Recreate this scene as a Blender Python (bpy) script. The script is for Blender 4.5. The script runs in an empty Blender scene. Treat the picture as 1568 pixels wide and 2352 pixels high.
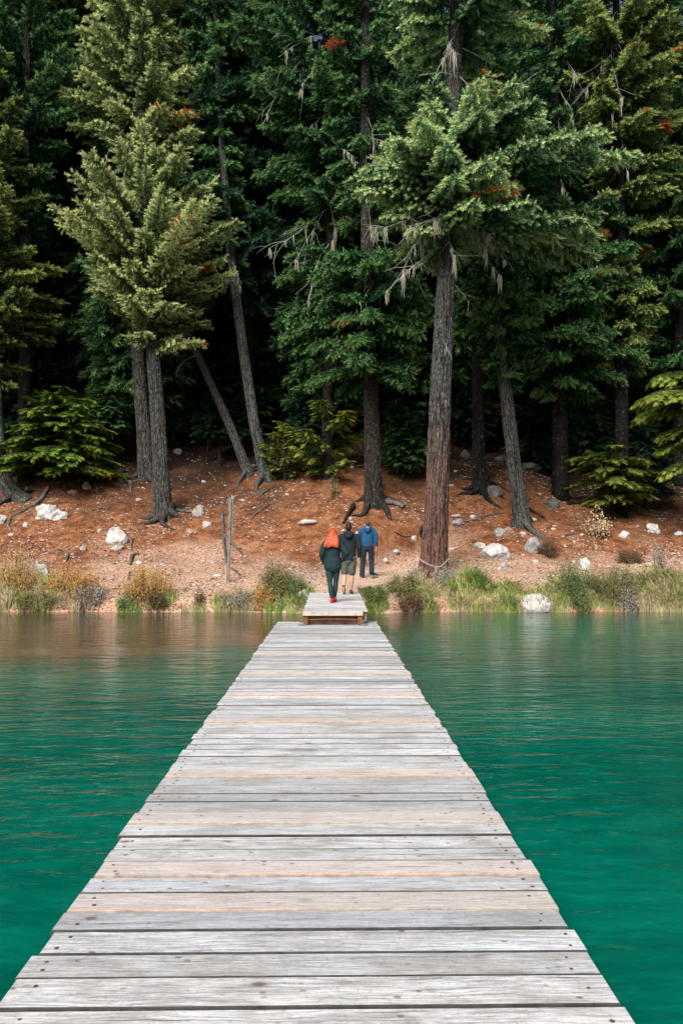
import bpy, math, random
import numpy as np
from mathutils import Vector

# ------------------------------------------------------------------ camera, world, sun, exposure
scene = bpy.context.scene
COL = scene.collection
PITCH = math.atan(86/1900.0)
CAMZ = 1.60
cam_d = bpy.data.cameras.new('camera')
cam_d.sensor_fit = 'VERTICAL'; cam_d.sensor_height = 36.0; cam_d.lens = 36.0*1900/2352
cam_d.clip_start = 0.05; cam_d.clip_end = 2000
cam = bpy.data.objects.new('camera', cam_d); COL.objects.link(cam)
cam.location = (0, 0, CAMZ); cam.rotation_euler = (math.pi/2 + PITCH, 0, 0)
scene.camera = cam
scene.render.resolution_x = 682; scene.render.resolution_y = 1024

SUN_EL, SUN_AZ = math.radians(40), math.radians(-160)   # azimuth measured from +Y towards +X: behind the camera, from the left
world = bpy.data.worlds.new('World'); scene.world = world; world.use_nodes = True
wn = world.node_tree; bg = wn.nodes['Background']
sky = wn.nodes.new('ShaderNodeTexSky'); sky.sky_type = 'NISHITA'; sky.sun_disc = False
sky.sun_elevation = SUN_EL; sky.sun_rotation = SUN_AZ; sky.dust_density = 5.0; sky.air_density = 1.0; sky.ozone_density = 1.0
wn.links.new(sky.outputs[0], bg.inputs['Color']); bg.inputs['Strength'].default_value = 0.058
sun_d = bpy.data.lights.new('sun', 'SUN'); sun_d.energy = 3.3; sun_d.angle = math.radians(34); sun_d.color = (1.0, 0.975, 0.93)
sun = bpy.data.objects.new('sun', sun_d); COL.objects.link(sun)
sdir = Vector((math.sin(SUN_AZ)*math.cos(SUN_EL), math.cos(SUN_AZ)*math.cos(SUN_EL), math.sin(SUN_EL)))
sun.rotation_euler = sdir.to_track_quat('Z', 'Y').to_euler()
vs = scene.view_settings
vs.view_transform = 'Standard'; vs.look = 'None'; vs.gamma = 1; vs.use_curve_mapping = False; vs.exposure = 0.80
scene.cycles.use_denoising = True
scene.cycles.max_bounces = 6; scene.cycles.diffuse_bounces = 3; scene.cycles.glossy_bounces = 3; scene.cycles.transparent_max_bounces = 4

# ------------------------------------------------------------------ helpers
def ray(px, py):
    """direction through a point of the photograph (1568 x 2352 grid), y component 1"""
    a = (px-784)/1900.0; b = -(py-1176)/1900.0
    c, s = math.cos(PITCH), math.sin(PITCH)
    y = c - b*s; z = b*c + s
    return np.array([a/y, 1.0, z/y])
def at(px, py, d):
    r = ray(px, py); return np.array([r[0]*d, d, CAMZ + r[2]*d])

def hash3(ix, iy, iz, seed):
    h = (ix.astype(np.int64)*374761393 + iy.astype(np.int64)*668265263 + iz.astype(np.int64)*2147483647 + seed*1274126177) & 0xffffffff
    h = ((h ^ (h >> 13))*1274126177) & 0xffffffff
    h = (h ^ (h >> 16)) & 0xffffffff
    h = (h*2246822519) & 0xffffffff
    h = (h ^ (h >> 15)) & 0xffffff
    return h/float(0xffffff)
def vnoise(x, y, z=None, seed=0):
    """smooth value noise 0..1"""
    x = np.asarray(x, float); y = np.asarray(y, float)
    z = np.zeros_like(x) if z is None else np.asarray(z, float)
    x, y, z = np.broadcast_arrays(x, y, z)
    ix, iy, iz = np.floor(x), np.floor(y), np.floor(z)
    fx, fy, fz = x-ix, y-iy, z-iz
    fx, fy, fz = [f*f*(3-2*f) for f in (fx, fy, fz)]
    r = 0
    for a in (0, 1):
        for b in (0, 1):
            for c in (0, 1):
                w = (fx if a else 1-fx)*(fy if b else 1-fy)*(fz if c else 1-fz)
                r = r + w*hash3(ix+a, iy+b, iz+c, seed)
    return r
def fbm(x, y, z=None, seed=0, octv=3):
    r = 0; amp = 0.5; f = 1.0; tot = 0
    for o in range(octv):
        r = r + amp*vnoise(np.asarray(x)*f, np.asarray(y)*f, None if z is None else np.asarray(z)*f, seed+o*17)
        tot += amp; amp *= .5; f *= 2.03
    return r/tot
def sstep(x, a, b):
    t = np.clip((x-a)/(b-a), 0, 1); return t*t*(3-2*t)

# ------------------------------------------------------------------ mesh building
class MB:
    """collects vertices and faces with a per-vertex value 'c' and a material index, links them as one mesh object"""
    def __init__(s): s.v = []; s.f = []; s.c = []; s.m = []; s.n = 0; s.smooth = []
    def add(s, v, f, c=0.0, m=0, smooth=False):
        v = np.asarray(v, float).reshape(-1, 3); s.v.append(v)
        c = np.full(len(v), c) if np.isscalar(c) else np.asarray(c, float); s.c.append(c)
        for q in f: s.f.append(tuple(int(i)+s.n for i in q)); s.m.append(m); s.smooth.append(smooth)
        s.n += len(v)
    def box(s, c, d, rz=0.0, col=0.0, m=0, bev=0.0, rx=0.0, ry=0.0, side_m=None):
        x, y, z = d[0]/2, d[1]/2, d[2]/2
        if bev <= 0:
            v = np.array([[a*x, b*y, e*z] for a in (-1, 1) for b in (-1, 1) for e in (-1, 1)])
            f = [(0, 1, 3, 2), (4, 6, 7, 5), (0, 4, 5, 1), (2, 3, 7, 6), (0, 2, 6, 4), (1, 5, 7, 3)]
        else:
            v = []
            for zz, k in ((-z, 1), (-z+bev, 0), (z-bev, 0), (z, 1)):
                v += [[a*(x-bev*k), b*(y-bev*k), zz] for a, b in ((-1, -1), (1, -1), (1, 1), (-1, 1))]
            v = np.array(v); f = [(3, 2, 1, 0), (12, 13, 14, 15)]
            for r in range(3):
                for k in range(4): f.append((r*4+k, r*4+(k+1) % 4, r*4+4+(k+1) % 4, r*4+4+k))
        if rx: v = v @ np.array([[1, 0, 0], [0, math.cos(rx), math.sin(rx)], [0, -math.sin(rx), math.cos(rx)]])
        if ry: v = v @ np.array([[math.cos(ry), 0, -math.sin(ry)], [0, 1, 0], [math.sin(ry), 0, math.cos(ry)]])
        if rz: v = v @ np.array([[math.cos(rz), math.sin(rz), 0], [-math.sin(rz), math.cos(rz), 0], [0, 0, 1]])
        s.add(v+np.array(c), f, col, m)
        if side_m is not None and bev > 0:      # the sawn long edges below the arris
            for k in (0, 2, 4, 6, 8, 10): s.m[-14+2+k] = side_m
    def tube(s, pts, rad, n=6, col=0.0, m=0, cap=True, smooth=True, ell=None, jit=None):
        """pts (k,3), rad scalar or k; ell: (k,2) multipliers along the frame's two axes"""
        pts = np.asarray(pts, float); k = len(pts)
        rad = np.full(k, rad) if np.isscalar(rad) else np.asarray(rad, float)
        T = np.gradient(pts, axis=0); T /= np.linalg.norm(T, axis=1)[:, None]+1e-9
        ref = np.array([0, 1.0, 0]) if abs(T[0][2]) > .5 else np.array([0, 0, 1.0])
        if ell is not None: ref = np.array([0, 1.0, 0])
        U = np.cross(ref[None], T); U /= np.linalg.norm(U, axis=1)[:, None]+1e-9
        W = np.cross(T, U)
        a = np.arange(n)*2*math.pi/n
        e = np.ones((k, 2)) if ell is None else np.asarray(ell, float)
        R = rad[:, None]*np.ones((k, n))
        if jit is not None: R = R*jit
        v = pts[:, None, :] + (R*np.cos(a)[None]*e[:, :1])[..., None]*U[:, None, :] + (R*np.sin(a)[None]*e[:, 1:])[..., None]*W[:, None, :]
        f = []
        for i in range(k-1):
            for j in range(n):
                j2 = (j+1) % n
                f.append((i*n+j, i*n+j2, (i+1)*n+j2, (i+1)*n+j))
        if cap: f.append(tuple(range(n-1, -1, -1))); f.append(tuple((k-1)*n+j for j in range(n)))
        cc = col if np.isscalar(col) else np.repeat(np.asarray(col), n)
        s.add(v.reshape(-1, 3), f, cc, m, smooth)
    def build(s, name, mats, parent=None, loc=None):
        me = bpy.data.meshes.new(name)
        V = np.concatenate(s.v) if s.v else np.zeros((0, 3))
        me.from_pydata(V.tolist(), [], s.f)
        if not isinstance(mats, (list, tuple)): mats = [mats]
        for m in mats: me.materials.append(m)
        me.polygons.foreach_set('material_index', np.array(s.m, np.int32))
        me.polygons.foreach_set('use_smooth', np.array(s.smooth, bool))
        at_ = me.attributes.new('c', 'FLOAT', 'POINT'); at_.data.foreach_set('value', np.concatenate(s.c).astype(np.float32))
        me.update()
        return link(name, me, parent, loc)
def tri_mesh(name, V, c, mat, parent=None, nv=3):
    """V (n,nv,3) loose polygons; c per polygon"""
    n = len(V); me = bpy.data.meshes.new(name)
    me.vertices.add(n*nv); me.vertices.foreach_set('co', V.reshape(-1).astype(np.float32))
    me.loops.add(n*nv); me.loops.foreach_set('vertex_index', np.arange(n*nv, dtype=np.int32))
    me.polygons.add(n); me.polygons.foreach_set('loop_start', np.arange(0, n*nv, nv, dtype=np.int32))
    me.update(calc_edges=True)
    me.materials.append(mat)
    a = me.attributes.new('c', 'FLOAT', 'POINT'); a.data.foreach_set('value', np.repeat(c, nv).astype(np.float32))
    return link(name, me, parent)
def link(name, me, parent=None, loc=None):
    o = bpy.data.objects.new(name, me); COL.objects.link(o)
    if parent is not None: o.parent = parent
    if loc is not None: o.location = loc
    return o
def empty(name, loc=(0, 0, 0), rz=0.0):
    o = bpy.data.objects.new(name, None); COL.objects.link(o); o.location = loc; o.rotation_euler = (0, 0, rz); o.empty_display_size = .2
    return o
def tag(o, label=None, cat=None, group=None, kind=None):
    if label: o['label'] = label
    if cat: o['category'] = cat
    if group: o['group'] = group
    if kind: o['kind'] = kind
    return o
def copy_tree(o, parent=None):
    c = o.copy(); COL.objects.link(c)
    if parent is not None: c.parent = parent
    for ch in list(o.children): copy_tree(ch, c)
    return c

# ------------------------------------------------------------------ materials
class NT:
    def __init__(s, name, rough=0.9, spec=0.2):
        s.mat = bpy.data.materials.new(name); s.mat.use_nodes = True; s.t = s.mat.node_tree
        s.b = s.t.nodes['Principled BSDF']; s.b.inputs['Roughness'].default_value = rough
        s.b.inputs['Specular IOR Level'].default_value = spec
    def n(s, typ, **kw):
        nd = s.t.nodes.new(typ)
        for k, v in kw.items():
            if k in nd.inputs.keys(): s.put(nd.inputs[k], v)
            else: setattr(nd, k, v)
        return nd
    def put(s, sock, v):
        if isinstance(v, bpy.types.NodeSocket): s.t.links.new(v, sock)
        else:
            if isinstance(v, tuple) and len(v) == 3 and sock.type == 'RGBA': v = v+(1,)
            sock.default_value = v
    def math(s, op, a, b=0.0, clamp=False):
        nd = s.t.nodes.new('ShaderNodeMath'); nd.operation = op; nd.use_clamp = clamp
        s.put(nd.inputs[0], a); s.put(nd.inputs[1], b); return nd.outputs[0]
    def mix(s, f, a, b, typ='MIX'):
        nd = s.t.nodes.new('ShaderNodeMix'); nd.data_type = 'RGBA'; nd.blend_type = typ
        s.put(nd.inputs['Factor'], f)
        ins = [i for i in nd.inputs if i.type == 'RGBA']; s.put(ins[0], a); s.put(ins[1], b)
        return [o for o in nd.outputs if o.type == 'RGBA'][0]
    def ramp(s, f, stops, interp='LINEAR'):
        nd = s.t.nodes.new('ShaderNodeValToRGB'); cr = nd.color_ramp; cr.interpolation = interp
        while len(cr.elements) < len(stops): cr.elements.new(0.5)
        for e, (p, c) in zip(cr.elements, stops):
            e.position = p; e.color = (c, c, c, 1) if np.isscalar(c) else tuple(c)+(1,)
        s.put(nd.inputs[0], f); return nd.outputs[0]
    def obj(s): return s.n('ShaderNodeTexCoord').outputs['Object']
    def pos(s): return s.n('ShaderNodeNewGeometry').outputs['Position']
    def mapv(s, v, sc=(1, 1, 1)):
        return s.n('ShaderNodeMapping', Vector=v, Scale=sc).outputs[0]
    def noise(s, v, scale, detail=3, rough=.55, dist=0.0):
        return s.n('ShaderNodeTexNoise', Vector=v, Scale=scale, Detail=detail, Roughness=rough, Distortion=dist).outputs['Fac']
    def attr(s, name='c'):
        nd = s.t.nodes.new('ShaderNodeAttribute'); nd.attribute_name = name; return nd.outputs['Fac']
    def bump(s, h, strength=.4, dist=.02, nrm=None):
        nd = s.n('ShaderNodeBump', Strength=strength, Distance=dist, Height=h)
        if nrm is not None: s.t.links.new(nrm, nd.inputs['Normal'])
        return nd.outputs[0]
    def out(s, col, nrm=None):
        s.put(s.b.inputs['Base Color'], col)
        if nrm is not None: s.t.links.new(nrm, s.b.inputs['Normal'])
        return s.mat

def mat_ground():
    m = NT('forest_floor', .95, .1); p = m.pos()
    big = m.noise(p, .55, 4, .6); mid = m.noise(p, 2.6, 5, .65); fine = m.noise(p, 16, 4, .7); grit = m.noise(p, 46, 3, .7)
    a = m.mix(m.ramp(mid, [(.38, 0.0), (.62, 1.0)]), (.12, .046, .022), (.33, .148, .070))
    tan = m.mix(fine, (.36, .22, .145), (.56, .40, .30))
    # compacted bare soil on the path and near the water: vertex value c
    bare = m.math('ADD', m.attr(), m.math('MULTIPLY', m.math('SUBTRACT', big, .5), 1.5))
    a = m.mix(m.ramp(bare, [(.30, 0.0), (.72, 1.0)]), a, tan)
    a = m.mix(m.ramp(fine, [(.38, .85), (.5, 0.0)]), a, (.05, .022, .014))
    red = m.ramp(m.noise(p, 7, 5, .75), [(.51, 0.0), (.66, .70)])
    a = m.mix(red, a, (.33, .095, .03))
    a = m.mix(m.ramp(m.attr(), [(.85, 0.0), (1.0, .7)]), a, m.mix(fine, (.48, .345, .255), (.60, .46, .36)))
    # shade under the trees further up the bank is painted into the soil
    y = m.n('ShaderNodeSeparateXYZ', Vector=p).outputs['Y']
    tree_shade = m.math('ADD', m.math('MULTIPLY', m.math('SUBTRACT', y, 28.4), .24), m.math('MULTIPLY', m.math('SUBTRACT', big, .5), 2.2))
    a = m.mix(m.ramp(tree_shade, [(.0, 0.0), (1.0, .93)]), a, (.022, .015, .012))
    spk = m.ramp(m.n('ShaderNodeTexVoronoi', Vector=p, Scale=13.0).outputs['Distance'], [(.10, 1.0), (.16, 0.0)])
    a = m.mix(m.math('MULTIPLY', spk, m.ramp(grit, [(.45, 0.0), (.6, .8)])), a, (.62, .55, .48))
    h = m.math('ADD', m.math('MULTIPLY', fine, .7), m.math('MULTIPLY', grit, .4))
    return m.out(a, m.bump(h, .8, .05))
def mat_water():
    m = NT('lake_water', .05, .24); p = m.pos()
    sx = m.n('ShaderNodeSeparateXYZ', Vector=p)
    wob = m.noise(m.mapv(p, (.5, .9, 1)), .5, 4, .6)
    deep = m.mix(m.ramp(m.noise(m.mapv(p, (.25, .6, 1)), .6, 5, .6), [(.3, 0.0), (.7, 1.0)]), (.0, .058, .040), (.0, .120, .082))
    mott = m.ramp(m.noise(m.mapv(p, (1.0, 2.2, 1)), 2.6, 6, .7, .6), [(.46, 0.0), (.72, 1.0)])
    deep = m.mix(m.math('MULTIPLY', mott, .6), deep, (.0, .17, .115))
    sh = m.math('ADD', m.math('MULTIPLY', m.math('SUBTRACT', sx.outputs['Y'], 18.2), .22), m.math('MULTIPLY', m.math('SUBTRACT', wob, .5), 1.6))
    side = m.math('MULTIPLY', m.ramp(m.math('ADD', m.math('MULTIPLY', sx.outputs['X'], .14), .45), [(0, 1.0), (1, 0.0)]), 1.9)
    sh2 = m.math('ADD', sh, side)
    col = m.mix(m.ramp(sh2, [(.1, 0.0), (.95, 1.0)]), deep, (.060, .053, .034))  # brown shallows, with the bank's tan reflection painted in, further out on the left
    m.b.inputs['IOR'].default_value = 1.333
    v1 = m.noise(m.mapv(p, (1.0, 2.6, 1)), 1.5, 2, .5, .4)
    v2 = m.noise(m.mapv(p, (1.0, 2.0, 1)), 5.5, 3, .6, .6)
    v3 = m.noise(m.mapv(p, (1.0, 1.6, 1)), 17, 2, .5)
    cal = m.ramp(m.noise(m.mapv(p, (.5, 1.0, 1)), .35, 3, .55, .5), [(.36, .10), (.62, .62)])
    b1 = m.bump(v1, cal, .05); b2 = m.bump(v2, cal, .017, b1); b3 = m.bump(v3, .2, .004, b2)
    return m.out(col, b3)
def mat_planks():
    m = NT('weathered_planks', .75, .25); o = m.obj(); c = m.attr()
    off = m.n('ShaderNodeCombineXYZ', X=m.math('MULTIPLY', c, 37.0), Y=m.math('MULTIPLY', c, 91.0), Z=m.math('MULTIPLY', c, 13.0)).outputs[0]
    v = m.n('ShaderNodeVectorMath', operation='ADD'); m.put(v.inputs[0], o); m.put(v.inputs[1], off); v = v.outputs[0]
    vw = m.n('ShaderNodeVectorMath', operation='ADD'); m.put(vw.inputs[0], v)     # grain wanders round the knots
    wn_ = m.math('MULTIPLY', m.math('SUBTRACT', m.noise(m.mapv(v, (1.2, 2.5, 1)), 2.0, 2), .5), .06)
    m.put(vw.inputs[1], m.n('ShaderNodeCombineXYZ', X=0.0, Y=wn_, Z=0.0).outputs[0]); vw = vw.outputs[0]
    grain = m.noise(m.mapv(vw, (1.6, 34, 1)), 3.0, 8, .72)
    fib = m.noise(m.mapv(vw, (5.0, 190, 1)), 2.4, 3, .6)
    blot = m.noise(m.mapv(v, (1.0, 2.6, 1)), 2.1, 6, .68)
    fr = m.math('FRACT', m.math('MULTIPLY', c, 7.31))
    base = m.ramp(fr, [(0, (.40, .435, .475)), (.25, (.74, .755, .78)), (.45, (.56, .565, .57)), (.7, (.80, .80, .80)), (.85, (.46, .47, .475)), (1, (.67, .67, .675))])
    a = m.mix(m.ramp(grain, [(.38, .75), (.54, 0.0)]), base, (.21, .21, .23))
    a = m.mix(m.ramp(blot, [(.45, 0.0), (.62, .65)]), a, (.27, .255, .24))
    st_ = m.noise(m.mapv(v, (2.2, 5.0, 1)), 3.2, 6, .7); a = m.mix(m.ramp(st_, [(.55, 0.0), (.70, .55)]), a, (.17, .15, .13))
    a = m.mix(m.math('MULTIPLY', m.ramp(fib, [(.56, 0.0), (.72, 1.0)]), .35), a, (.80, .83, .88))
    a = m.mix(m.math('MULTIPLY', m.ramp(fib, [(.28, 1.0), (.42, 0.0)]), .45), a, (.20, .20, .22))
    peach = m.math('GREATER_THAN', c, 1.0)
    pc = m.mix(m.ramp(grain, [(.35, 0.0), (.65, 1.0)]), (.46, .36, .30), (.72, .655, .61))
    a = m.mix(m.math('MULTIPLY', peach, .60), a, pc)
    vk = m.n('ShaderNodeTexVoronoi', Vector=m.mapv(v, (2.6, 4.4, 0)), Scale=1.0)
    kn = m.ramp(vk.outputs['Distance'], [(.045, 1.0), (.075, .35), (.13, 0.0)])
    a = m.mix(m.math('MULTIPLY', kn, .85), a, (.13, .085, .065))
    vf = m.n('ShaderNodeTexVoronoi', Vector=m.mapv(v, (1.0, 1.5, 0)), Scale=11.0)
    fl = m.math('MULTIPLY', m.ramp(vf.outputs['Distance'], [(.09, 1.0), (.19, 0.0)]), m.ramp(m.noise(v, 3.1, 2), [(.46, 0.0), (.56, .85)]))
    a = m.mix(fl, a, (.16, .11, .085))
    crack = m.ramp(m.noise(m.mapv(vw, (.5, 30, 1)), 1.3, 5, .6), [(.325, .9), (.35, 0.0)])
    a = m.mix(crack, a, (.06, .055, .055))
    iso = m.noise(v, 55, 4, .75); a = m.mix(m.ramp(iso, [(.30, .45), (.46, 0.0)]), a, (.16, .15, .14)); a = m.mix(m.ramp(iso, [(.58, 0.0), (.72, .35)]), a, (.82, .83, .85))
    h = m.math('SUBTRACT', m.math('ADD', m.math('MULTIPLY', grain, .8), m.math('MULTIPLY', fib, .35)), m.math('MULTIPLY', crack, 1.2))
    return m.out(a, m.bump(h, .7, .012))
def mat_simple(name, col, rough=.8, spec=.2, var=.35, scale=8.0, bump=.3, bd=.01, metal=0.0):
    m = NT(name, rough, spec); o = m.obj(); n1 = m.noise(o, scale, 5, .65)
    dk = tuple(x*(1-var) for x in col); lt = tuple(min(x*(1+var), 1) for x in col)
    m.b.inputs['Metallic'].default_value = metal
    return m.out(m.mix(m.ramp(n1, [(.3, 0.0), (.7, 1.0)]), dk, lt), m.bump(n1, bump, bd))
def mat_bark(name, dark, light, red=None, redz=None):
    """c: 0 in the furrow, 1 on the ridge"""
    m = NT(name, .95, .1); o = m.pos(); c = m.attr()
    n1 = m.noise(m.mapv(o, (1, 1, .22)), 22, 5, .7); n2 = m.noise(m.mapv(o, (1, 1, .5)), 3, 3, .6)
    h = m.math('ADD', c, m.math('MULTIPLY', m.math('SUBTRACT', n1, .5), .9))
    a = m.mix(m.ramp(h, [(.25, 0.0), (.85, 1.0)]), dark, light)
    a = m.mix(m.ramp(n2, [(.45, 0.0), (.75, .45)]), a, tuple(x*1.5 for x in light))
    pl = m.n('ShaderNodeTexVoronoi', Vector=m.mapv(o, (1, 1, .30)), Scale=17.0, feature='DISTANCE_TO_EDGE').outputs['Distance']
    a = m.mix(m.ramp(pl, [(.03, .8), (.12, 0.0)]), a, dark)
    fk = m.noise(m.mapv(o, (1, 1, .35)), 38, 3, .7); a = m.mix(m.ramp(fk, [(.60, 0.0), (.68, .7)]), a, tuple(min(1, x*2.6) for x in light))
    li = m.noise(o, 9, 4, .7)
    a = m.mix(m.ramp(li, [(.60, 0.0), (.70, .5)]), a, (.30, .31, .27))
    if red is not None:
        z = m.n('ShaderNodeSeparateXYZ', Vector=o).outputs['Z']
        f = m.math('ADD', m.math('MULTIPLY', m.math('SUBTRACT', redz, z), .22), m.math('MULTIPLY', m.math('SUBTRACT', n2, .5), 1.2))
        a = m.mix(m.ramp(f, [(0, 0.0), (1, .75)]), a, m.mix(m.ramp(h, [(.25, 0.0), (.85, 1.0)]), tuple(x*.3 for x in red), red))
    return m.out(a, m.bump(m.math('ADD', h, m.math('MULTIPLY', m.ramp(pl, [(.0, 0.0), (.14, 1.0)]), .8)), .9, .03))
def mat_leaf(name, dark, mid, light, orange=(.45, .10, .02), trans=.25):
    """c 0..1 from old shaded growth to fresh tips, 2 = dead orange needles"""
    m = NT(name, .75, .12); c = m.attr()
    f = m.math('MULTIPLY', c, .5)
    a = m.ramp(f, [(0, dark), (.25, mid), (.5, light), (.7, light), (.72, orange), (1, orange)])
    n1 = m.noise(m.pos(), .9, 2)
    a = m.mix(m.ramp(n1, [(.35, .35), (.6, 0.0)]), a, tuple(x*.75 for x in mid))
    m.put(m.b.inputs['Base Color'], a)
    tr = m.n('ShaderNodeBsdfTranslucent', Color=a); mx = m.t.nodes.new('ShaderNodeMixShader'); mx.inputs[0].default_value = trans
    m.t.links.new(m.b.outputs[0], mx.inputs[1]); m.t.links.new(tr.outputs[0], mx.inputs[2])
    m.t.links.new(mx.outputs[0], m.t.nodes['Material Output'].inputs['Surface'])
    return m.mat
def mat_rock(name='rock_stone', a=(.30, .30, .30), b=(.56, .56, .57)):
    m = NT(name, .9, .2); o = m.pos()
    n1 = m.noise(o, 5, 6, .7); n2 = m.noise(o, 22, 4, .7); n3 = m.noise(o, 2.3, 3)
    c = m.mix(m.ramp(n1, [(.35, 0.0), (.6, 1.0)]), a, b)
    c = m.mix(m.ramp(n3, [(.5, 0.0), (.68, .55)]), c, (.26, .19, .13))
    c = m.mix(m.ramp(n2, [(.60, 0.0), (.72, .6)]), c, (.10, .10, .09))
    return m.out(c, m.bump(m.math('ADD', n1, m.math('MULTIPLY', n2, .4)), .7, .05))
def mat_attr(name, stops, rough=.9, scale=40.0):
    m = NT(name, rough, .15); c = m.attr()
    n = m.noise(m.pos(), scale, 3)
    a = m.ramp(c, stops); a = m.mix(m.ramp(n, [(.3, .5), (.6, 0.0)]), a, tuple(x*.6 for x in stops[len(stops)//2][1]))
    return m.out(a)
# ------------------------------------------------------------------ terrain
def shore_y(x):
    x = np.asarray(x, float)
    return 21.3 - .62*np.exp(-((x-.0)/1.7)**2) + .28*(fbm(x*.9+4, x*0, seed=3)-.5) + .10*(vnoise(x*3.3, x*0, seed=5)-.5) + .25*sstep(np.abs(x), 9, 14)
def path_x(y):
    return -.22 + 1.0*sstep(y, 21.5, 25.2) + 4.5*sstep(y, 24.8, 29.5)
def path_w(x, y):
    return (1-sstep(np.abs(x-path_x(y)), .75+.12*np.maximum(y-21, 0)*.6, 1.75))*(1-sstep(y, 26.5, 29.5))
def height(x, y, detail=True):
    x = np.asarray(x, float); y = np.asarray(y, float)
    t = y-shore_y(x)
    side = .38*sstep(t, -.05, .38) + .245*np.clip(t-.35, 0, 4.2)
    k = np.maximum(t-3.9, 0); side = side + .50*(np.sqrt(k*k+.35)-math.sqrt(.35)) - .245*np.clip(k, 0, .65)*.6
    ramp_ = .40*sstep(t, -.05, .35) + .088*np.clip(t-.2, 0, 40)
    w = path_w(x, y)
    h = side*(1-w) + ramp_*w
    h = np.where(t < 0, np.maximum(-3.0, t*.33)-.02, h)
    # hill shape further back
    h = h + sstep(y, 26, 34)*(.9*(fbm(x*.16, y*.16, seed=11)-.5)*2) + sstep(x, 4, 12)*(-.4)*sstep(y, 24, 30)
    h = h + sstep(y, 30, 45)*1.6*(fbm(x*.09+9, y*.11, seed=12)-.5)
    if detail:
        g = sstep(t, .1, 1.0)
        h = h + g*(.16*(1-.7*w)*(fbm(x*1.1, y*1.1, seed=21)-.5) + .07*(1-.5*w)*(fbm(x*4.2, y*4.2, seed=22, octv=4)-.5))
    return h
def H(x, y): return float(height(np.array([float(x)]), np.array([float(y)]))[0])
def G(px, py):
    """where the line of sight through a photograph point meets the ground"""
    r = ray(px, py); d = np.linspace(20.8, 95, 6000)
    z = height(r[0]*d, d); q = np.nonzero(z >= CAMZ+r[2]*d)[0]
    dd = d[q[0]] if len(q) else 60.0
    return np.array([r[0]*dd, dd, H(r[0]*dd, dd)])

def steps(lo, hi, fine_lo, fine_hi, f):
    out = list(np.arange(fine_lo, fine_hi, f)); s = f; x = fine_lo
    while x > lo: s *= 1.12; x -= s; out.insert(0, x)
    s = f; x = out[-1]
    while x < hi: s *= 1.12; x += s; out.append(x)
    return np.array(out)
gx = steps(-260, 260, -12.5, 12.5, .075); gy = steps(-40, 420, 20.4, 33.0, .075)
X, Y = np.meshgrid(gx, gy); Z = height(X, Y); Z = np.where(Y > 150, Z*0+height(X, np.minimum(Y, 150)), Z)
nx, ny = len(gx), len(gy)
me = bpy.data.meshes.new('ground')
me.vertices.add(nx*ny); me.vertices.foreach_set('co', np.stack([X, Y, Z], -1).reshape(-1).astype(np.float32))
i = np.arange(nx-1)[None]+np.arange(ny-1)[:, None]*nx
q = np.stack([i, i+1, i+1+nx, i+nx], -1).reshape(-1, 4)
me.loops.add(q.size); me.loops.foreach_set('vertex_index', q.reshape(-1).astype(np.int32))
me.polygons.add(len(q)); me.polygons.foreach_set('loop_start', np.arange(0, q.size, 4, dtype=np.int32)); me.update(calc_edges=True)
me.polygons.foreach_set('use_smooth', np.ones(len(q), bool))
TT = Y-shore_y(X)
bare = np.clip(path_w(X, Y)*1.0 + .62*(1-sstep(TT, 2.3, 6.2)) + .25*(1-sstep(TT, 5, 9))*sstep(fbm(X*.45, Y*.45, seed=33), .45, .65), 0, 1.2)
a_ = me.attributes.new('c', 'FLOAT', 'POINT'); a_.data.foreach_set('value', bare.reshape(-1).astype(np.float32))
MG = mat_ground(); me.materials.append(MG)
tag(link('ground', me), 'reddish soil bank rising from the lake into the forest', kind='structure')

# gravel path as its own thin sheet on the soil
pb = MB(); ys = np.arange(20.95, 28.0, .09); us = np.linspace(-1, 1, 23); vv = []; cc = []
for yy in ys:
    wd = .95 + .10*(yy-21)*.6 + .22*(float(vnoise(yy*1.3, 3.0, seed=8))-.5)
    wd *= 1-.5*float(sstep(yy, 25.5, 28))
    xx = path_x(yy)+us*wd; zz = height(xx, np.full_like(xx, yy))
    vv.append(np.stack([xx, np.full_like(xx, yy), zz + .012 - .03*np.abs(us)**6], -1)); cc.append(1.15-.5*np.abs(us)**3)
n_ = len(us)
pb.add(np.concatenate(vv), [(r*n_+k, r*n_+k+1, (r+1)*n_+k+1, (r+1)*n_+k) for r in range(len(ys)-1) for k in range(n_-1)], np.concatenate(cc), smooth=True)
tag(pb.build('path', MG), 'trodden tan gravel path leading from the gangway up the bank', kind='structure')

# ------------------------------------------------------------------ water
wx = steps(-300, 300, -14, 14, .5); wy = steps(-300, 26, -2, 25, .5)
X, Y = np.meshgrid(wx, wy); wb = MB(); nw = len(wx)
wy2 = np.minimum(Y, 25.0)
wb.add(np.stack([X, wy2, 0*X], -1).reshape(-1, 3), [(r*nw+k, r*nw+k+1, (r+1)*nw+k+1, (r+1)*nw+k) for r in range(len(wy)-1) for k in range(nw-1) if Y[r+1, k] <= 25.6], 0, smooth=True)
tag(wb.build('lake_water', mat_water()), 'emerald green rippled lake water on both sides of the dock', kind='structure')

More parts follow.
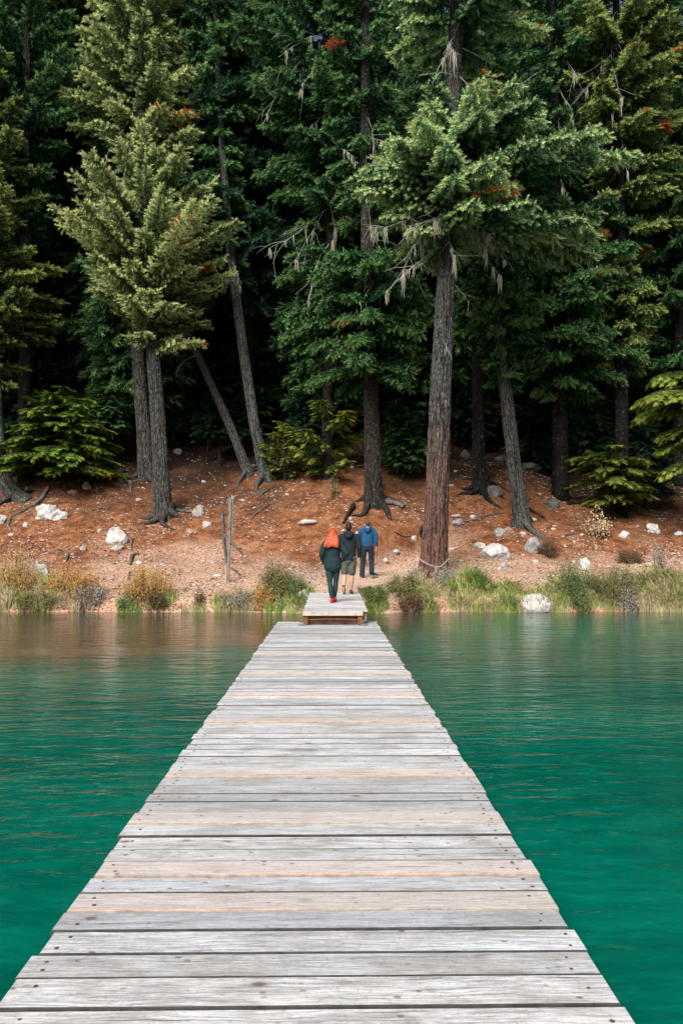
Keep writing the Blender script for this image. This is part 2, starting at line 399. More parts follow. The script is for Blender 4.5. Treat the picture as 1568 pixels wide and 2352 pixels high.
# ------------------------------------------------------------------ dock
R = random.Random(5)
DOCK_YAW = math.radians(.78)
MP = mat_planks(); MW_DARK = mat_simple('stained_timber', (.16, .065, .035), .8, .2, .5, 6, .5)
M_TIMB = mat_simple('grey_timber', (.38, .33, .29), .85, .2, .35, 7, .5)
M_STEEL = mat_simple('galvanised_steel', (.36, .37, .38), .5, .4, .3, 14, .15, metal=.7)
M_RUST = mat_simple('rusty_screw', (.13, .06, .035), .7, .3, .4, 30, .3)
dock = empty('floating_dock', (-.064, 0, 0), DOCK_YAW)
tag(dock, 'long weathered grey plank dock floating on green water towards the shore', 'dock')
DT = .15
b = MB(); sc_ = MB(); y = 16.68; pitch = .1785
peach_d = [13.2, 11.49, 9.63, 8.27, 7.03, 5.28, 4.43, 3.728, 3.343]
while y > -1.2:
    w = pitch*R.choice([.84, .98, 1.0, 1.02, 1.16]) if y > 4.8 else pitch*R.uniform(.9, 1.1)
    gap = R.choice([.009, .011, .013, .016])
    pe = any(abs((y-w)-p) < w*.5 for p in peach_d) if y > 1 else R.random() < .15
    L = 1.98 + R.uniform(-.018, .018); th = .038
    zt = DT + R.uniform(-.0035, .0035) + (.006 if pe else 0)
    cx = R.uniform(-.010, .010)
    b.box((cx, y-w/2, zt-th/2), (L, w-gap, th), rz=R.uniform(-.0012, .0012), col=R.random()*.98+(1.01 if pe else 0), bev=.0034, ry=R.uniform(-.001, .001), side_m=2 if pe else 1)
    for sx in (-1, 1):
        k = 2 if R.random() < .7 else 1
        for j in range(k):
            if R.random() < .08: continue
            xx = cx+sx*(L/2-.07-R.uniform(-.025, .03)); yy = y-w*(.5 if k == 1 else (.28 if j else .72))+R.uniform(-.01, .01)
            rr = R.uniform(.006, .0095)
            sc_.tube([(xx, yy, zt-.002), (xx, yy, zt+.0015)], rr, 9, m=0, smooth=False)
    y -= w
M_EDGE = mat_simple('gap_shade_edge', (.055, .052, .05), .9, .1, .5, 12, .3)  # plank sides painted dark to carry the shade of the gaps
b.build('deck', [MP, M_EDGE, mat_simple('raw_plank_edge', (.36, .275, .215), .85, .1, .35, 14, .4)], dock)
sc_.build('screw_heads', M_RUST, dock)['kind'] = 'stuff'
for sx in (-1, 1):
    s = MB(); s.box((sx*.90, 7.55, DT-.04-.10), (.05, 17.5, .18), bev=.004); s.build('side_beam', M_TIMB, dock)
for yy in (15.2, 12.4, 9.6, 6.8, 4.0, 1.2):
    s = MB(); s.box((0, yy, DT-.04-.14), (1.72, .7, .24), bev=.02); s.build('float', mat_simple('float_plastic', (.05, .05, .055), .6, .3), dock)
s = MB(); s.box((0, 16.69, DT-.04-.10), (1.80, .045, .17), bev=.004); s.build('end_beam', M_TIMB, dock)

# ------------------------------------------------------------------ gangway between dock and shore
f0 = at(763, 1404.5, 15.92); f1 = at(763, 1362, 20.75)
gang = empty('gangway', (f0[0]+.01, f0[1], 0), 0)
tag(gang, 'short sloping wooden gangway joining the dock to the shore, two people on it', 'gangway')
gl = f1[1]-f0[1]; za, zb = f0[2], f1[2]; sl = math.atan2(zb-za, gl); gr = math.atan2(-(f1[0]-f0[0]), gl)
b = MB(); k = 0; yy = 0.0
while yy < gl:
    w = .141; L = 1.14 if yy < .28 else 1.24; cx = .0 if yy < .28 else .05
    zz = za + math.tan(sl)*(yy+w/2)
    b.box((cx-math.tan(gr)*yy+R.uniform(-.006, .006), yy+w/2, zz-.019+R.uniform(-.001, .001)), (L+R.uniform(-.01, .01), w-.004, .038), col=R.random()*.95+(1.01 if R.random() < .2 else 0), bev=.003, rx=sl)
    yy += w
b.build('deck', MP, gang)
fb = MB(); fb.box((0, -.022, za-.038-.003), (1.15, .03, .075), bev=.003); fb.build('front_board', M_TIMB, gang)
for sx in (-1, 1):
    s = MB(); s.box((sx*.52, .045, DT+.006+(za-.08-DT)/2), (.085, .09, za-.085-DT), bev=.004); s.build('post', MW_DARK, gang)
    s = MB(); s.box((sx*.60, .03, DT+.012), (.14, .16, .006)); s.box((sx*.585, .03, DT+.06), (.008, .12, .10)); s.build('hinge_plate', M_STEEL, gang)
    s = MB(); s.tube([(sx*.63, .03, DT+.07), (sx*.56, .03, DT+.07)], .014, 8); s.tube([(sx*.632, .03, DT+.07), (sx*.62, .03, DT+.07)], .024, 6, smooth=False); s.build('bolt', M_RUST, gang)
    s = MB(); s.box((sx*.55+.03, gl/2+.1, (za+zb)/2-.04-.085), (.05, gl-.3, .16), rx=sl, bev=.003); s.build('side_beam', MW_DARK, gang)
s = MB(); s.box((0, .13, DT+.01+(za-.09-DT)/2), (.97, .04, za-.095-DT), bev=.003); s.build('cross_board', mat_simple('dark_board', (.10, .055, .04), .85, .2, .5, 5, .4), gang)
s = MB(); s.tube([(-.485+i*.097, .03, DT+.105+.012*math.sin(math.pi*i/10)) for i in range(11)], .006, 7); s.build('tie_rod', mat_simple('rust_rod', (.34, .15, .08), .6, .3), gang)
s = MB(); s.box((.62, .42, za-.13), (.07, .10, .17), bev=.004); s.build('bracket_block', M_TIMB, gang)
# ------------------------------------------------------------------ conifers
NEEDLE = 11
def finger_template(rng, kind='brush'):
    T = []
    if kind == 'brush':
        for k in range(NEEDLE):
            s0 = k/NEEDLE*.85; ph = k*2.4+rng.random()*.5; r = .33*(1-.35*s0)
            s1 = min(s0+.40, 1.08); w = .085
            c, s = math.cos(ph), math.sin(ph)
            T.append([[s0-.02, -s*w, c*w], [s0+.05, s*w, -c*w], [s1, c*r, s*r]])
    else:   # flat spray
        for k in range(NEEDLE):
            s0 = (k//2)/(NEEDLE/2)*.8; sg = 1 if k % 2 else -1; r = .42*(1-.55*s0)
            T.append([[s0-.04, 0, 0], [s0+.14, 0, .01], [s0+.30, sg*r, -.05-.04*rng.random()]])
    return np.array(T)
RNG = np.random.default_rng(11)
TPL = {'brush': [finger_template(RNG) for _ in range(4)], 'flat': [finger_template(RNG, 'flat') for _ in range(4)]}

def nrm(v): return v/(np.linalg.norm(v, axis=-1, keepdims=True)+1e-9)
def spray(rng, base, tip, bow, L, st, need):
    """fingers of foliage along one branch -> origin, direction, length, tone, up"""
    sp, sp2, fl = st['sp'], st['sp2'], st['fl']
    tb = rng.normal()*.17; n = max(4, int(L/sp)); s = (np.arange(n)+rng.random(n)*.6)/n
    s = .22+.78*s
    def P(s): return base+(tip-base)*s[:, None]+np.array([0, 0, 1.0])*(bow*L*(1-(2*s-1)**2))[:, None]
    p0 = P(s); T = nrm(P(s+.02)-p0)
    side = nrm(np.cross(T, np.array([0, 0, 1.0])))
    O = []; D = []; LN = []; C = []
    for sg in (-1, 1, 0):
        if sg == 0 and st['curtain'] <= 0: continue
        l2 = (st['w']*L*(1-s)**.75*(.35+.65*np.minimum(1, s*3))+fl*.8)*(.65+.6*rng.random(n))
        ca = st['ang']+.25*(rng.random(n)-.5)
        if sg: d2 = T*np.cos(ca)[:, None]+side*sg*np.sin(ca)[:, None]+np.array([0, 0, 1.0])*(-st['hang']*(.4+1.1*rng.random(n)))[:, None]
        else:
            d2 = T*.25+np.array([0, 0, -1.0])+(rng.random((n, 3))-.5)*.5
            l2 = st['curtain']*(.5+rng.random(n))*min(L, 2.2)
        d2 = nrm(d2); m = max(1, int(l2.max()/sp2)+1)
        t = (np.arange(m)[None]+rng.random((n, m))*.7)*sp2
        ok = t < l2[:, None]
        rel = t/l2[:, None]
        sag = -st['hang']*.35*t*rel
        q = p0[:, None]+d2[:, None]*t[..., None]; q[..., 2] += sag
        s2 = nrm(np.cross(d2, np.array([0, 0, 1.0]))+1e-4)
        for sg2 in (-1, 1):
            r = rng.random((n, m, 3))-.5
            dd = d2[:, None]*(.62+.5*rel[..., None])+s2[:, None]*sg2*(.75*(1-.55*rel))[..., None]+r*st['rnd']
            dd[..., 2] += st['up']-st['hang']*.3
            keep = ok & (rng.random((n, m)) < st['dens'])
            O.append(q[keep]); D.append(nrm(dd[keep]))
            LN.append((fl*(.7+.6*rng.random((n, m)))*(1-.3*rel))[keep])
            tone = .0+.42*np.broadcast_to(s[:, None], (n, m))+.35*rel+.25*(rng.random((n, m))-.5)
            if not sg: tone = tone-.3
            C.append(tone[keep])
        # end finger
        O.append(p0+d2*l2[:, None]*.92+np.array([0, 0, 1.])*(-st['hang']*.3*l2)[:, None]); D.append(nrm(d2+np.array([0, 0, st['up']])+(rng.random((n, 3))-.5)*.3))
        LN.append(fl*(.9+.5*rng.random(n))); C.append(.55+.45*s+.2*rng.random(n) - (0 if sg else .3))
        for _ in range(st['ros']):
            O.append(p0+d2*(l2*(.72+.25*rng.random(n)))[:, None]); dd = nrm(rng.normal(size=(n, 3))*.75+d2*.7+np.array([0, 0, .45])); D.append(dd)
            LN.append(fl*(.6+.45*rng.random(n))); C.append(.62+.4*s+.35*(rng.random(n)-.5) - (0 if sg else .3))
    C = [c+st['bt']*tb for c in C]
    need.append((np.concatenate(O), np.concatenate(D), np.concatenate(LN), np.concatenate(C)))

def foliage_mesh(name, rng, need, mat, parent, kind='brush', flat=False):
    O = np.concatenate([a[0] for a in need]); D = np.concatenate([a[1] for a in need]); L = np.concatenate([a[2] for a in need]); C = np.concatenate([a[3] for a in need])
    n = len(O)
    if kind == 'flat':
        up = np.tile(np.array([0, 0, 1.0]), (n, 1))+(rng.random((n, 3))-.5)*.5
    else: up = rng.random((n, 3))-.5
    U = nrm(np.cross(up, D)); W = np.cross(D, U)
    out = np.empty((n, NEEDLE, 3, 3), np.float32); pick = rng.integers(0, 4, n)
    for k in range(4):
        m = pick == k; T = TPL[kind][k]
        out[m] = (O[m][:, None, None]+L[m][:, None, None, None]*(T[None, :, :, 0:1]*D[m][:, None, None]+T[None, :, :, 1:2]*U[m][:, None, None]+T[None, :, :, 2:3]*W[m][:, None, None]))
    c = np.repeat(np.clip(C, 0, None), NEEDLE)
    c = np.where(c < 1.3, np.clip(c+.15*(rng.random(n*NEEDLE)-.5), 0, 1), c)
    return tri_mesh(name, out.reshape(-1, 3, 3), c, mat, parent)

def lerp_rows(rows, z, k): return np.interp(z, [r[0] for r in rows], [r[k] for r in rows])
STY = dict(sp=.13, sp2=.115, fl=.20, w=.21, ang=.78, hang=.42, rnd=.38, up=.12, dens=.85, curtain=.05, ros=1, bt=1.0)
def sty(**k): d = dict(STY); d.update(k); return d

def trunk_mesh(mb, pts, rad, near=True, flare=0.0, seed=0, amp=.10):
    """pts world polyline base->top; resampled with furrowed bark"""
    pts = np.asarray(pts, float); rad = np.asarray(rad, float)
    seg = np.linalg.norm(np.diff(pts, axis=0), axis=1); cs = np.concatenate([[0], np.cumsum(seg)])
    st = .07 if near else .5
    s = np.arange(0, cs[-1], st) if cs[-1] < 40 else np.linspace(0, cs[-1], 500)
    def sm(col):
        v = np.interp(s, cs, col); k = max(3, int(1.0/st)) | 1
        pad = np.pad(v, k//2, mode='edge'); pad[:k//2] = 2*v[0]-v[1:k//2+1][::-1] if len(v) > k//2+1 else v[0]
        return np.convolve(pad, np.ones(k)/k, 'valid') if len(v) > k else v
    P = np.stack([sm(pts[:, i]) for i in range(3)], 1); r = sm(rad)
    n = (110 if r[0] > .3 else 64) if near else 12
    a = np.arange(n)*2*math.pi/n
    A, S = np.meshgrid(a, s)
    if near:
        rr = r[:, None]
        wob = fbm(np.cos(A)*1.5+seed, np.sin(A)*1.5, S*.6, seed+1)-.5
        k = 3.0+rr*11
        v = vnoise(np.cos(A)*k+wob*2+seed*3, np.sin(A)*k+wob*2, S*1.6, seed+2)
        v2 = vnoise(np.cos(A)*k*2.2+7, np.sin(A)*k*2.2+wob*3, S*4, seed+3)
        ridge = 1-np.abs(v*2-1)*1.0; ridge = .7*np.clip(np.abs(v-.5)*6.5, 0, 1)+.3*np.clip(np.abs(v2-.5)*5, 0, 1)
        fl_ = 1+flare*np.exp(-S/.42)*(.55+.75*np.abs(np.sin(A*2.5+seed+wob*2))) if flare else 1
        jit = (1+amp*(ridge-.6)+.10*wob)*fl_
        mb.tube(P, r, n, col=0, jit=jit); mb.c[-1] = ridge.reshape(-1)
    else:
        jit = 1+.1*(vnoise(np.cos(A)*2+seed, np.sin(A)*2, S*.8, seed)-.5)
        mb.tube(P, r, n, col=0, jit=jit); mb.c[-1] = vnoise(np.cos(A)*4, np.sin(A)*4, S*1.5, seed).reshape(-1)
    return P, r
def crooked(rng, p, d, L, n=7, wig=.25, droop=.0):
    pts = [np.array(p, float)]; d = nrm(np.array(d, float))
    for i in range(n):
        d = nrm(d+(rng.random(3)-.5)*wig+np.array([0, 0, -droop])); pts.append(pts[-1]+d*L/n)
    return np.array(pts)
def dead_branch(mb, rng, p, d, L, r=.018, twigs=4, droop=.08, col=.5):
    pts = crooked(rng, p, d, L, 8, .45, droop); mb.tube(pts, np.linspace(r, r*.25, len(pts)), 5, col=col)
    for _ in range(twigs):
        i = rng.integers(2, len(pts)-1)
        dd = nrm(pts[i]-pts[i-1])+(rng.random(3)-.5)*1.6
        q = crooked(rng, pts[i], dd, L*(.18+.3*rng.random()), 5, .5, droop*1.6); mb.tube(q, np.linspace(r*.5, r*.15, len(q)), 4, col=col)
        if rng.random() < .6:
            j = q[3]; q2 = crooked(rng, j, dd+(rng.random(3)-.5), L*.14, 4, .5, .1); mb.tube(q2, np.linspace(r*.3, r*.12, len(q2)), 4, col=col)
    return pts
def beard(mb, rng, p, L):
    """a hanging tress of pale tree lichen"""
    for _ in range(5):
        q = np.array(p)+(rng.random(3)-.5)*.09; n = 5; L = L*(.5+.8*rng.random())
        pts = [q]
        for i in range(n): q = q+np.array([(rng.random()-.5)*.035, (rng.random()-.5)*.035, -L/n]); pts.append(q)
        mb.tube(pts, np.array([.005, .010, .010, .008, .006, .002])*(.6+rng.random()*.8), 4, col=rng.random())

def px_rows(rows, d, trunk_px):
    """rows (py, left px, right px) at depth d -> (z, reach left, reach right) about the trunk, bottom first"""
    out = []
    for py, l, r in rows:
        tx = np.interp(py, trunk_px[0], trunk_px[1]); z = at(784, py, d)[2]
        out.append((z, max(.05, (tx-l)*d/1900), max(.05, (r-tx)*d/1900)))
    return sorted(out)

def crown(rng, axis, rows, nb, st, rise=(.25, -.15), bow=.05, need=None, wood=None, orange=0.0, front=1.0, cone=0.0, back=.9, layers=0):
    """axis: function z -> (x, y) of the trunk; rows: (z, left, right)"""
    z0, z1 = rows[0][0], rows[-1][0]
    zz = np.linspace(z0, z1, 60); wgt = np.array([.35+lerp_rows(rows, z, 1)+lerp_rows(rows, z, 2) for z in zz]); cdf = np.cumsum(wgt); cdf /= cdf[-1]
    for i in range(nb):
        zt = np.interp((i+rng.random())/nb, cdf, zz)
        if layers: u_ = (zt-z0)/(z1-z0); zt = z0+(z1-z0)*(min(layers-1, int(u_*layers))+.5+.20*rng.normal())/layers
        phi = (i*2.39996+rng.random()*.9) % (2*math.pi)
        cx, cy = math.cos(phi), math.sin(phi)
        l, r = lerp_rows(rows, zt, 1), lerp_rows(rows, zt, 2)
        sd = r if cx > 0 else l; mean = (l+r)/2
        L = (abs(cx)**2*sd+abs(cy)**2*min(mean*1.1, 3.2)*(front if cy < 0 else back))*(.50+.62*rng.random()**.8)
        L = max(L, .25)
        u = (zt-z0)/(z1-z0+1e-6); rs = rise[1]+(rise[0]-rise[1])*u+.12*(rng.random()-.5)
        ax = axis(zt-rs*L)
        base = np.array([ax[0], ax[1], zt-rs*L]); tip = np.array([ax[0]+cx*L, ax[1]+cy*L, zt])
        bw = bow*(1 if rs < .1 else -.6)
        spray(rng, base, tip, bw, L, st, need)
        if orange and rng.random() < orange:
            o = need[-1]; m = rng.random(len(o[3])) < .0; sel = o[0]; k = rng.integers(0, len(sel)); dd = np.linalg.norm(sel-sel[k], axis=1) < .16+.16*rng.random(); o[3][dd] = 2.0
        if cone and rng.random() < cone:
            O = need[-1][0]; ks = rng.integers(0, len(O), 5); q = O[ks]+np.array([0, 0, -.03])
            need.append((q, nrm(np.tile([0, 0, -1.0], (5, 1))+(rng.random((5, 3))-.5)*.3), np.full(5, .10), np.full(5, 2.0)))
        if wood is not None:
            s = np.linspace(0, .9, 7); pts = base+(tip-base)*s[:, None]; pts[:, 2] += bw*L*(1-(2*s-1)**2)
            wood.tube(pts, np.linspace(.012+.011*L, .006, 7), 5, col=.3)

def tree(name, label, d, trunk, crowns, bark, leafm, seed, near=True, flare=0.0, group=None, cat='tree', kind='brush', base=None, roots=0, deads=(), limb_mat=None, top=None, amp=.10, parts_dead=0, y_lean=0.0, sink=.35):
    """trunk rows (px, py, width px) from base up at depth d"""
    rng = np.random.default_rng(seed)
    T = [at(a, b_, d) for a, b_, _ in trunk]; rad = [w*d/1900/2 for _, _, w in trunk]
    bx, bz = T[0][0], H(T[0][0], d)
    T = np.array(T); T[0][2] = bz
    T[:, 1] += (T[:, 2]-bz)*y_lean
    root = empty(name, (bx, d, bz)); tag(root, label, cat, group)
    T = T-np.array([bx, d, bz])
    T = np.concatenate([[T[0]-(T[1]-T[0])/(np.linalg.norm(T[1]-T[0]))*sink], T]); rad = [rad[0]]+rad
    mb = MB(); trunk_mesh(mb, T, rad, near, flare, seed, amp)
    if near:
        for _ in range(26):
            i_ = rng.integers(1, len(T)-1); u_ = rng.random(); q_ = T[i_]*(1-u_)+T[i_+1]*u_ if i_+1 < len(T) else T[i_]
            if q_[2] < 1.2: continue
            a_ = rng.random()*6.28; r_ = np.interp(q_[2], T[:, 2], rad)
            pts = crooked(rng, q_+np.array([math.cos(a_), math.sin(a_), 0])*r_*.8, (math.cos(a_), math.sin(a_), -.15), .12+.35*rng.random()**2, 4, .3, .05)
            mb.tube(pts, np.linspace(.018, .006, 5), 5, col=.9)
    if roots:
        for k in range(roots):
            a = k*2*math.pi/roots+rng.random()*.7; L = (.7+.9*rng.random())*(1.1 if math.sin(a) < 0 else .8)
            pts = []; r0 = rad[0]
            q = np.array([math.cos(a)*r0*.3, math.sin(a)*r0*.3, .32]); dirn = a
            for i in range(9):
                u = i/8; rr = r0*.5+u*L; dirn = a+.5*math.sin(u*4+k*2)*.6
                x, y_ = math.cos(dirn)*rr, math.sin(dirn)*rr
                g = H(bx+x, d+y_)-bz
                pts.append([x, y_, g+.28*(1-u)**3+.035*(1-u)+.03*math.sin(u*7+k)-.05*u])
            mb.tube(pts, np.linspace(r0*.36, .015, 9)*(1+.2*rng.random(9)), 8, col=.55+.3*rng.random())
    zs = T[:, 2]; axis = lambda z: (np.interp(z, zs, T[:, 0]), np.interp(z, zs, T[:, 1]))
    need = []; tp = ([t[1] for t in trunk][::-1], [t[0] for t in trunk][::-1])
    for c in crowns:
        c = dict(c); rows = px_rows(c.pop('rows'), d, tp); rows = [(z-bz, l, r) for z, l, r in rows]
        st = c.pop('st'); nb = c.pop('nb')
        crown(rng, axis, rows, nb, st, need=need, wood=mb if c.pop('wood', True) else None, **c)
    tr = mb.build('trunk', [bark], root)
    if need: foliage_mesh('crown', rng, need, leafm, root, kind)
    return root, axis, rng

BARK_RED = mat_bark('bark_fir_reddish', (.014, .012, .011), (.082, .082, .082), (.20, .095, .065), 6.2)
BARK_PAIR = mat_bark('bark_fir_grey', (.016, .014, .012), (.082, .082, .078), (.14, .075, .052), 3.4)
BARK_GREY = mat_bark('bark_lichen_grey', (.018, .019, .018), (.105, .110, .102))
BARK_DARK = mat_bark('bark_dark', (.011, .010, .009), (.045, .040, .036))
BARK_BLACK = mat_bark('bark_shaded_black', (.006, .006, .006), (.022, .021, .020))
LEAF_LIGHT = mat_leaf('needles_yellow_green', (.022, .034, .010), (.155, .225, .080), (.66, .72, .34))  # fresh growth, with the tip tone lifted to paint in sunlit highlights
LEAF_BLUE = mat_leaf('needles_blue_green', (.010, .028, .014), (.080, .190, .085), (.58, .72, .33))  # pale tips: partly new growth, partly highlight put into the colour
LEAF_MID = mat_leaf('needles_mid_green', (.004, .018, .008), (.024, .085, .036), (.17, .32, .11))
LEAF_DARK = mat_leaf('needles_dark_green', (.002, .009, .006), (.010, .036, .020), (.035, .09, .042))  # the shade inside the wood is put into this needle colour
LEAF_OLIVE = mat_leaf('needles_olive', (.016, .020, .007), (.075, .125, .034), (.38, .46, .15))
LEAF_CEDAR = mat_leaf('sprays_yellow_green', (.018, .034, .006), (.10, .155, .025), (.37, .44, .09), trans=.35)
M_DEAD = mat_attr('dead_wood_pale', [(0, (.14, .13, .12)), (.5, (.30, .29, .28)), (1, (.46, .46, .45))])
M_LICHEN = mat_attr('hanging_lichen', [(0, (.22, .21, .15)), (.5, (.34, .33, .25)), (1, (.48, .47, .38))])

def add_dead(root, axis, rng, items, loc, beards=0):
    """items: (px, py at the trunk, end px, end py, forward m)"""
    for (x0, y0, x1, y1, fw, r) in items:
        d = loc[1]; p = at(x0, y0, d)-np.array(loc); e = at(x1, y1, d-fw)-np.array(loc)
        a = axis(p[2]); p = np.array([a[0], a[1]-.1*(fw > 0), p[2]])
        mb = MB(); L = np.linalg.norm(e-p); pts = dead_branch(mb, rng, p, e-p, L, r, 4, .05, .4+.5*rng.random())
        o = mb.build('dead_branch', M_DEAD, root)
        if beards:
            lb = MB()
            for _ in range(beards):
                q = pts[rng.integers(3, len(pts))]; beard(lb, rng, q, .15+.4*rng.random())
            lb.build('lichen', M_LICHEN, o)['kind'] = 'stuff'

# the big fir on the right of the path
big, ax, rg = tree('fir_tree', 'huge reddish-barked fir with a chain round its base, right of the path', 23.7,
    [(994, 1318, 66), (998, 1240, 56), (1003, 1150, 52), (1011, 900, 47), (1021, 700, 42), (1030, 480, 37), (1038, 250, 34), (1047, 60, 34), (1052, -200, 28), (1060, -700, 14)],
    [dict(rows=[(195, 1020, 1140), (250, 960, 1230), (320, 890, 1270), (370, 845, 1390), (425, 800, 1440), (485, 835, 1440), (545, 1000, 1400), (585, 1020, 1340)], nb=130, st=sty(hang=.42, up=.12, fl=.19, w=.24, sp=.13, sp2=.11, curtain=.08), rise=(.30, -.16), bow=.07, cone=.9, orange=.008, layers=7),
     dict(rows=[(-500, 980, 1130), (-150, 880, 1240), (-20, 860, 1270), (50, 850, 1270), (110, 930, 1170)], nb=60, st=sty(hang=.5, curtain=.12), rise=(.1, -.12), bow=.05)],
    BARK_RED, LEAF_BLUE, 101, flare=.25, roots=0, amp=.13)
add_dead(big, ax, rg, [(1030, 480, 890, 520, 1.2, .02), (1030, 490, 1170, 520, 1.0, .02), (1030, 500, 1120, 570, .8, .018), (1030, 470, 1180, 480, .3, .018), (1028, 560, 900, 640, .6, .022), (1030, 500, 960, 540, .9, .016)], big.location, 9)
add_dead(big, ax, rg, [(1030, 470, 925, 560, 1.4, .015), (1032, 480, 1010, 540, 1.3, .014), (1032, 470, 1080, 540, 1.2, .016), (1034, 475, 1150, 560, 1.4, .015), (1034, 470, 1060, 600, 1.0, .014), (1030, 480, 870, 580, 1.6, .014), (1034, 480, 1175, 600, .9, .013), (1045, 90, 950, 170, 1.2, .015), (1045, 80, 990, 150, 1.0, .014)], big.location, 7)
add_dead(big, ax, rg, [(1026, 620, 1072, 700, .4, .014), (1018, 770, 1045, 840, .4, .012), (1012, 890, 1040, 930, .4, .012), (1047, 170, 1130, 240, .3, .02), (1045, 110, 1140, 150, .1, .018), (1045, 180, 960, 140, .3, .018)], big.location, 0)

# bright pair on the left
p1, ax, rg = tree('fir_tree', 'bright yellow-green fir with spreading exposed roots, front trunk of the left pair', G(378, 1188)[1],
    [(378, 1190, 46), (372, 1120, 37), (366, 1000, 34), (357, 880, 32), (350, 790, 30), (343, 600, 24), (338, 420, 14), (334, 275, 4)],
    [dict(rows=[(280, 322, 350), (340, 270, 410), (400, 215, 480), (450, 150, 520), (520, 118, 565), (570, 165, 545), (620, 200, 520), (680, 215, 480), (740, 285, 470), (800, 320, 450)], nb=118, st=sty(hang=.35, up=.22, fl=.19, w=.21), rise=(.75, .10), bow=.03, orange=.02, layers=11)],
    BARK_PAIR, LEAF_LIGHT, 102, flare=.25, roots=7)
p2, ax2, rg2 = tree('fir_tree', 'pale tall fir leaning behind the front trunk of the left pair', G(337, 1100)[1],
    [(337, 1102, 40), (332, 1000, 33), (322, 880, 30), (316, 790, 28), (322, 400, 24), (332, 0, 18), (335, -300, 8)],
    [dict(rows=[(-300, 280, 380), (-120, 230, 420), (0, 200, 420), (60, 150, 450), (120, 165, 450), (230, 140, 515), (310, 190, 515), (345, 270, 500), (420, 300, 430)], nb=110, st=sty(hang=.45, up=.15, fl=.22, w=.22, sp=.15, sp2=.13), rise=(.5, .0), bow=.04, orange=.02)],
    BARK_PAIR, LEAF_LIGHT, 103, roots=4)
la, ax, rg = tree('fir_tree', 'thin grey trunk leaning strongly left between the pair and the next leaning tree', G(572, 1092)[1],
    [(572, 1094, 24), (545, 1020, 20), (520, 960, 19), (475, 860, 17), (437, 780, 15), (405, 690, 12), (380, 600, 8)],
    [dict(rows=[(560, 350, 420), (650, 380, 450), (740, 400, 490)], nb=12, st=sty(), rise=(.3, 0))],
    BARK_GREY, LEAF_LIGHT, 104, roots=3)
add_dead(la, ax, rg, [(455, 815, 395, 845, .4, .014), (440, 790, 385, 800, .4, .014)], la.location)
lb_, ax, rg = tree('fir_tree', 'grey slender trunk leaning left with a dark ragged crown, right of the left pair', G(612, 1102)[1],
    [(612, 1104, 32), (602, 1060, 26), (585, 980, 24), (558, 800, 22), (530, 590, 19), (508, 300, 15), (495, 50, 10), (490, -200, 4)],
    [dict(rows=[(-180, 480, 500), (-50, 450, 550), (100, 430, 600), (250, 455, 590), (400, 450, 580), (520, 470, 560), (590, 480, 560)], nb=60, st=sty(hang=.6, curtain=.10, fl=.24, sp=.18, sp2=.15), rise=(.1, -.15))],
    BARK_GREY, LEAF_MID, 105, roots=3)
add_dead(lb_, ax, rg, [(535, 610, 500, 660, .5, .016), (530, 590, 560, 650, .3, .016)], lb_.location, 7)
# left edge
t6, ax, rg = tree('fir_tree', 'fir cut by the left edge, trunk curved at the foot', G(20, 1146)[1],
    [(46, 1140, 40), (14, 1120, 36), (2, 1060, 26), (-4, 980, 22), (-8, 860, 20), (-14, 600, 18), (-20, 300, 14), (-24, 60, 6)],
    [dict(rows=[(90, -60, 15), (200, -90, 40), (260, -150, 50), (400, -200, 95), (470, -200, 60), (560, -200, 110), (700, -200, 140), (740, -180, 125), (790, -100, 60), (850, -80, 45), (880, -60, 40)], nb=75, st=sty(hang=.25, up=.15, fl=.22), rise=(.4, .0), orange=.02)],
    BARK_GREY, LEAF_OLIVE, 106, roots=2)
t5, ax, rg = tree('fir_tree', 'tall straight grey trunk rising behind the low young fir at the left', 36.0,
    [(140, 880, 30), (145, 600, 26), (150, 300, 22), (153, 0, 18), (155, -200, 10)],
    [dict(rows=[(-300, 80, 230), (-100, 30, 270), (50, 20, 280), (200, 50, 250), (350, 60, 230), (470, 80, 210)], nb=70, st=sty(hang=.6, fl=.28, sp=.2, sp2=.17), rise=(.1, -.15))],
    BARK_DARK, LEAF_MID, 107, near=False)
t7, ax, rg = tree('fir_tree', 'green fir filling the upper left corner', 31.0,
    [(58, 960, 30), (60, 600, 26), (62, 200, 20), (64, -150, 12)],
    [dict(rows=[(-300, 10, 110), (0, -110, 150), (150, -120, 175), (300, -100, 150), (420, -60, 120), (520, -20, 110)], nb=90, st=sty(hang=.3, up=.2, fl=.24, sp=.17, sp2=.14), rise=(.5, .1))],
    BARK_DARK, LEAF_MID, 108, near=False)
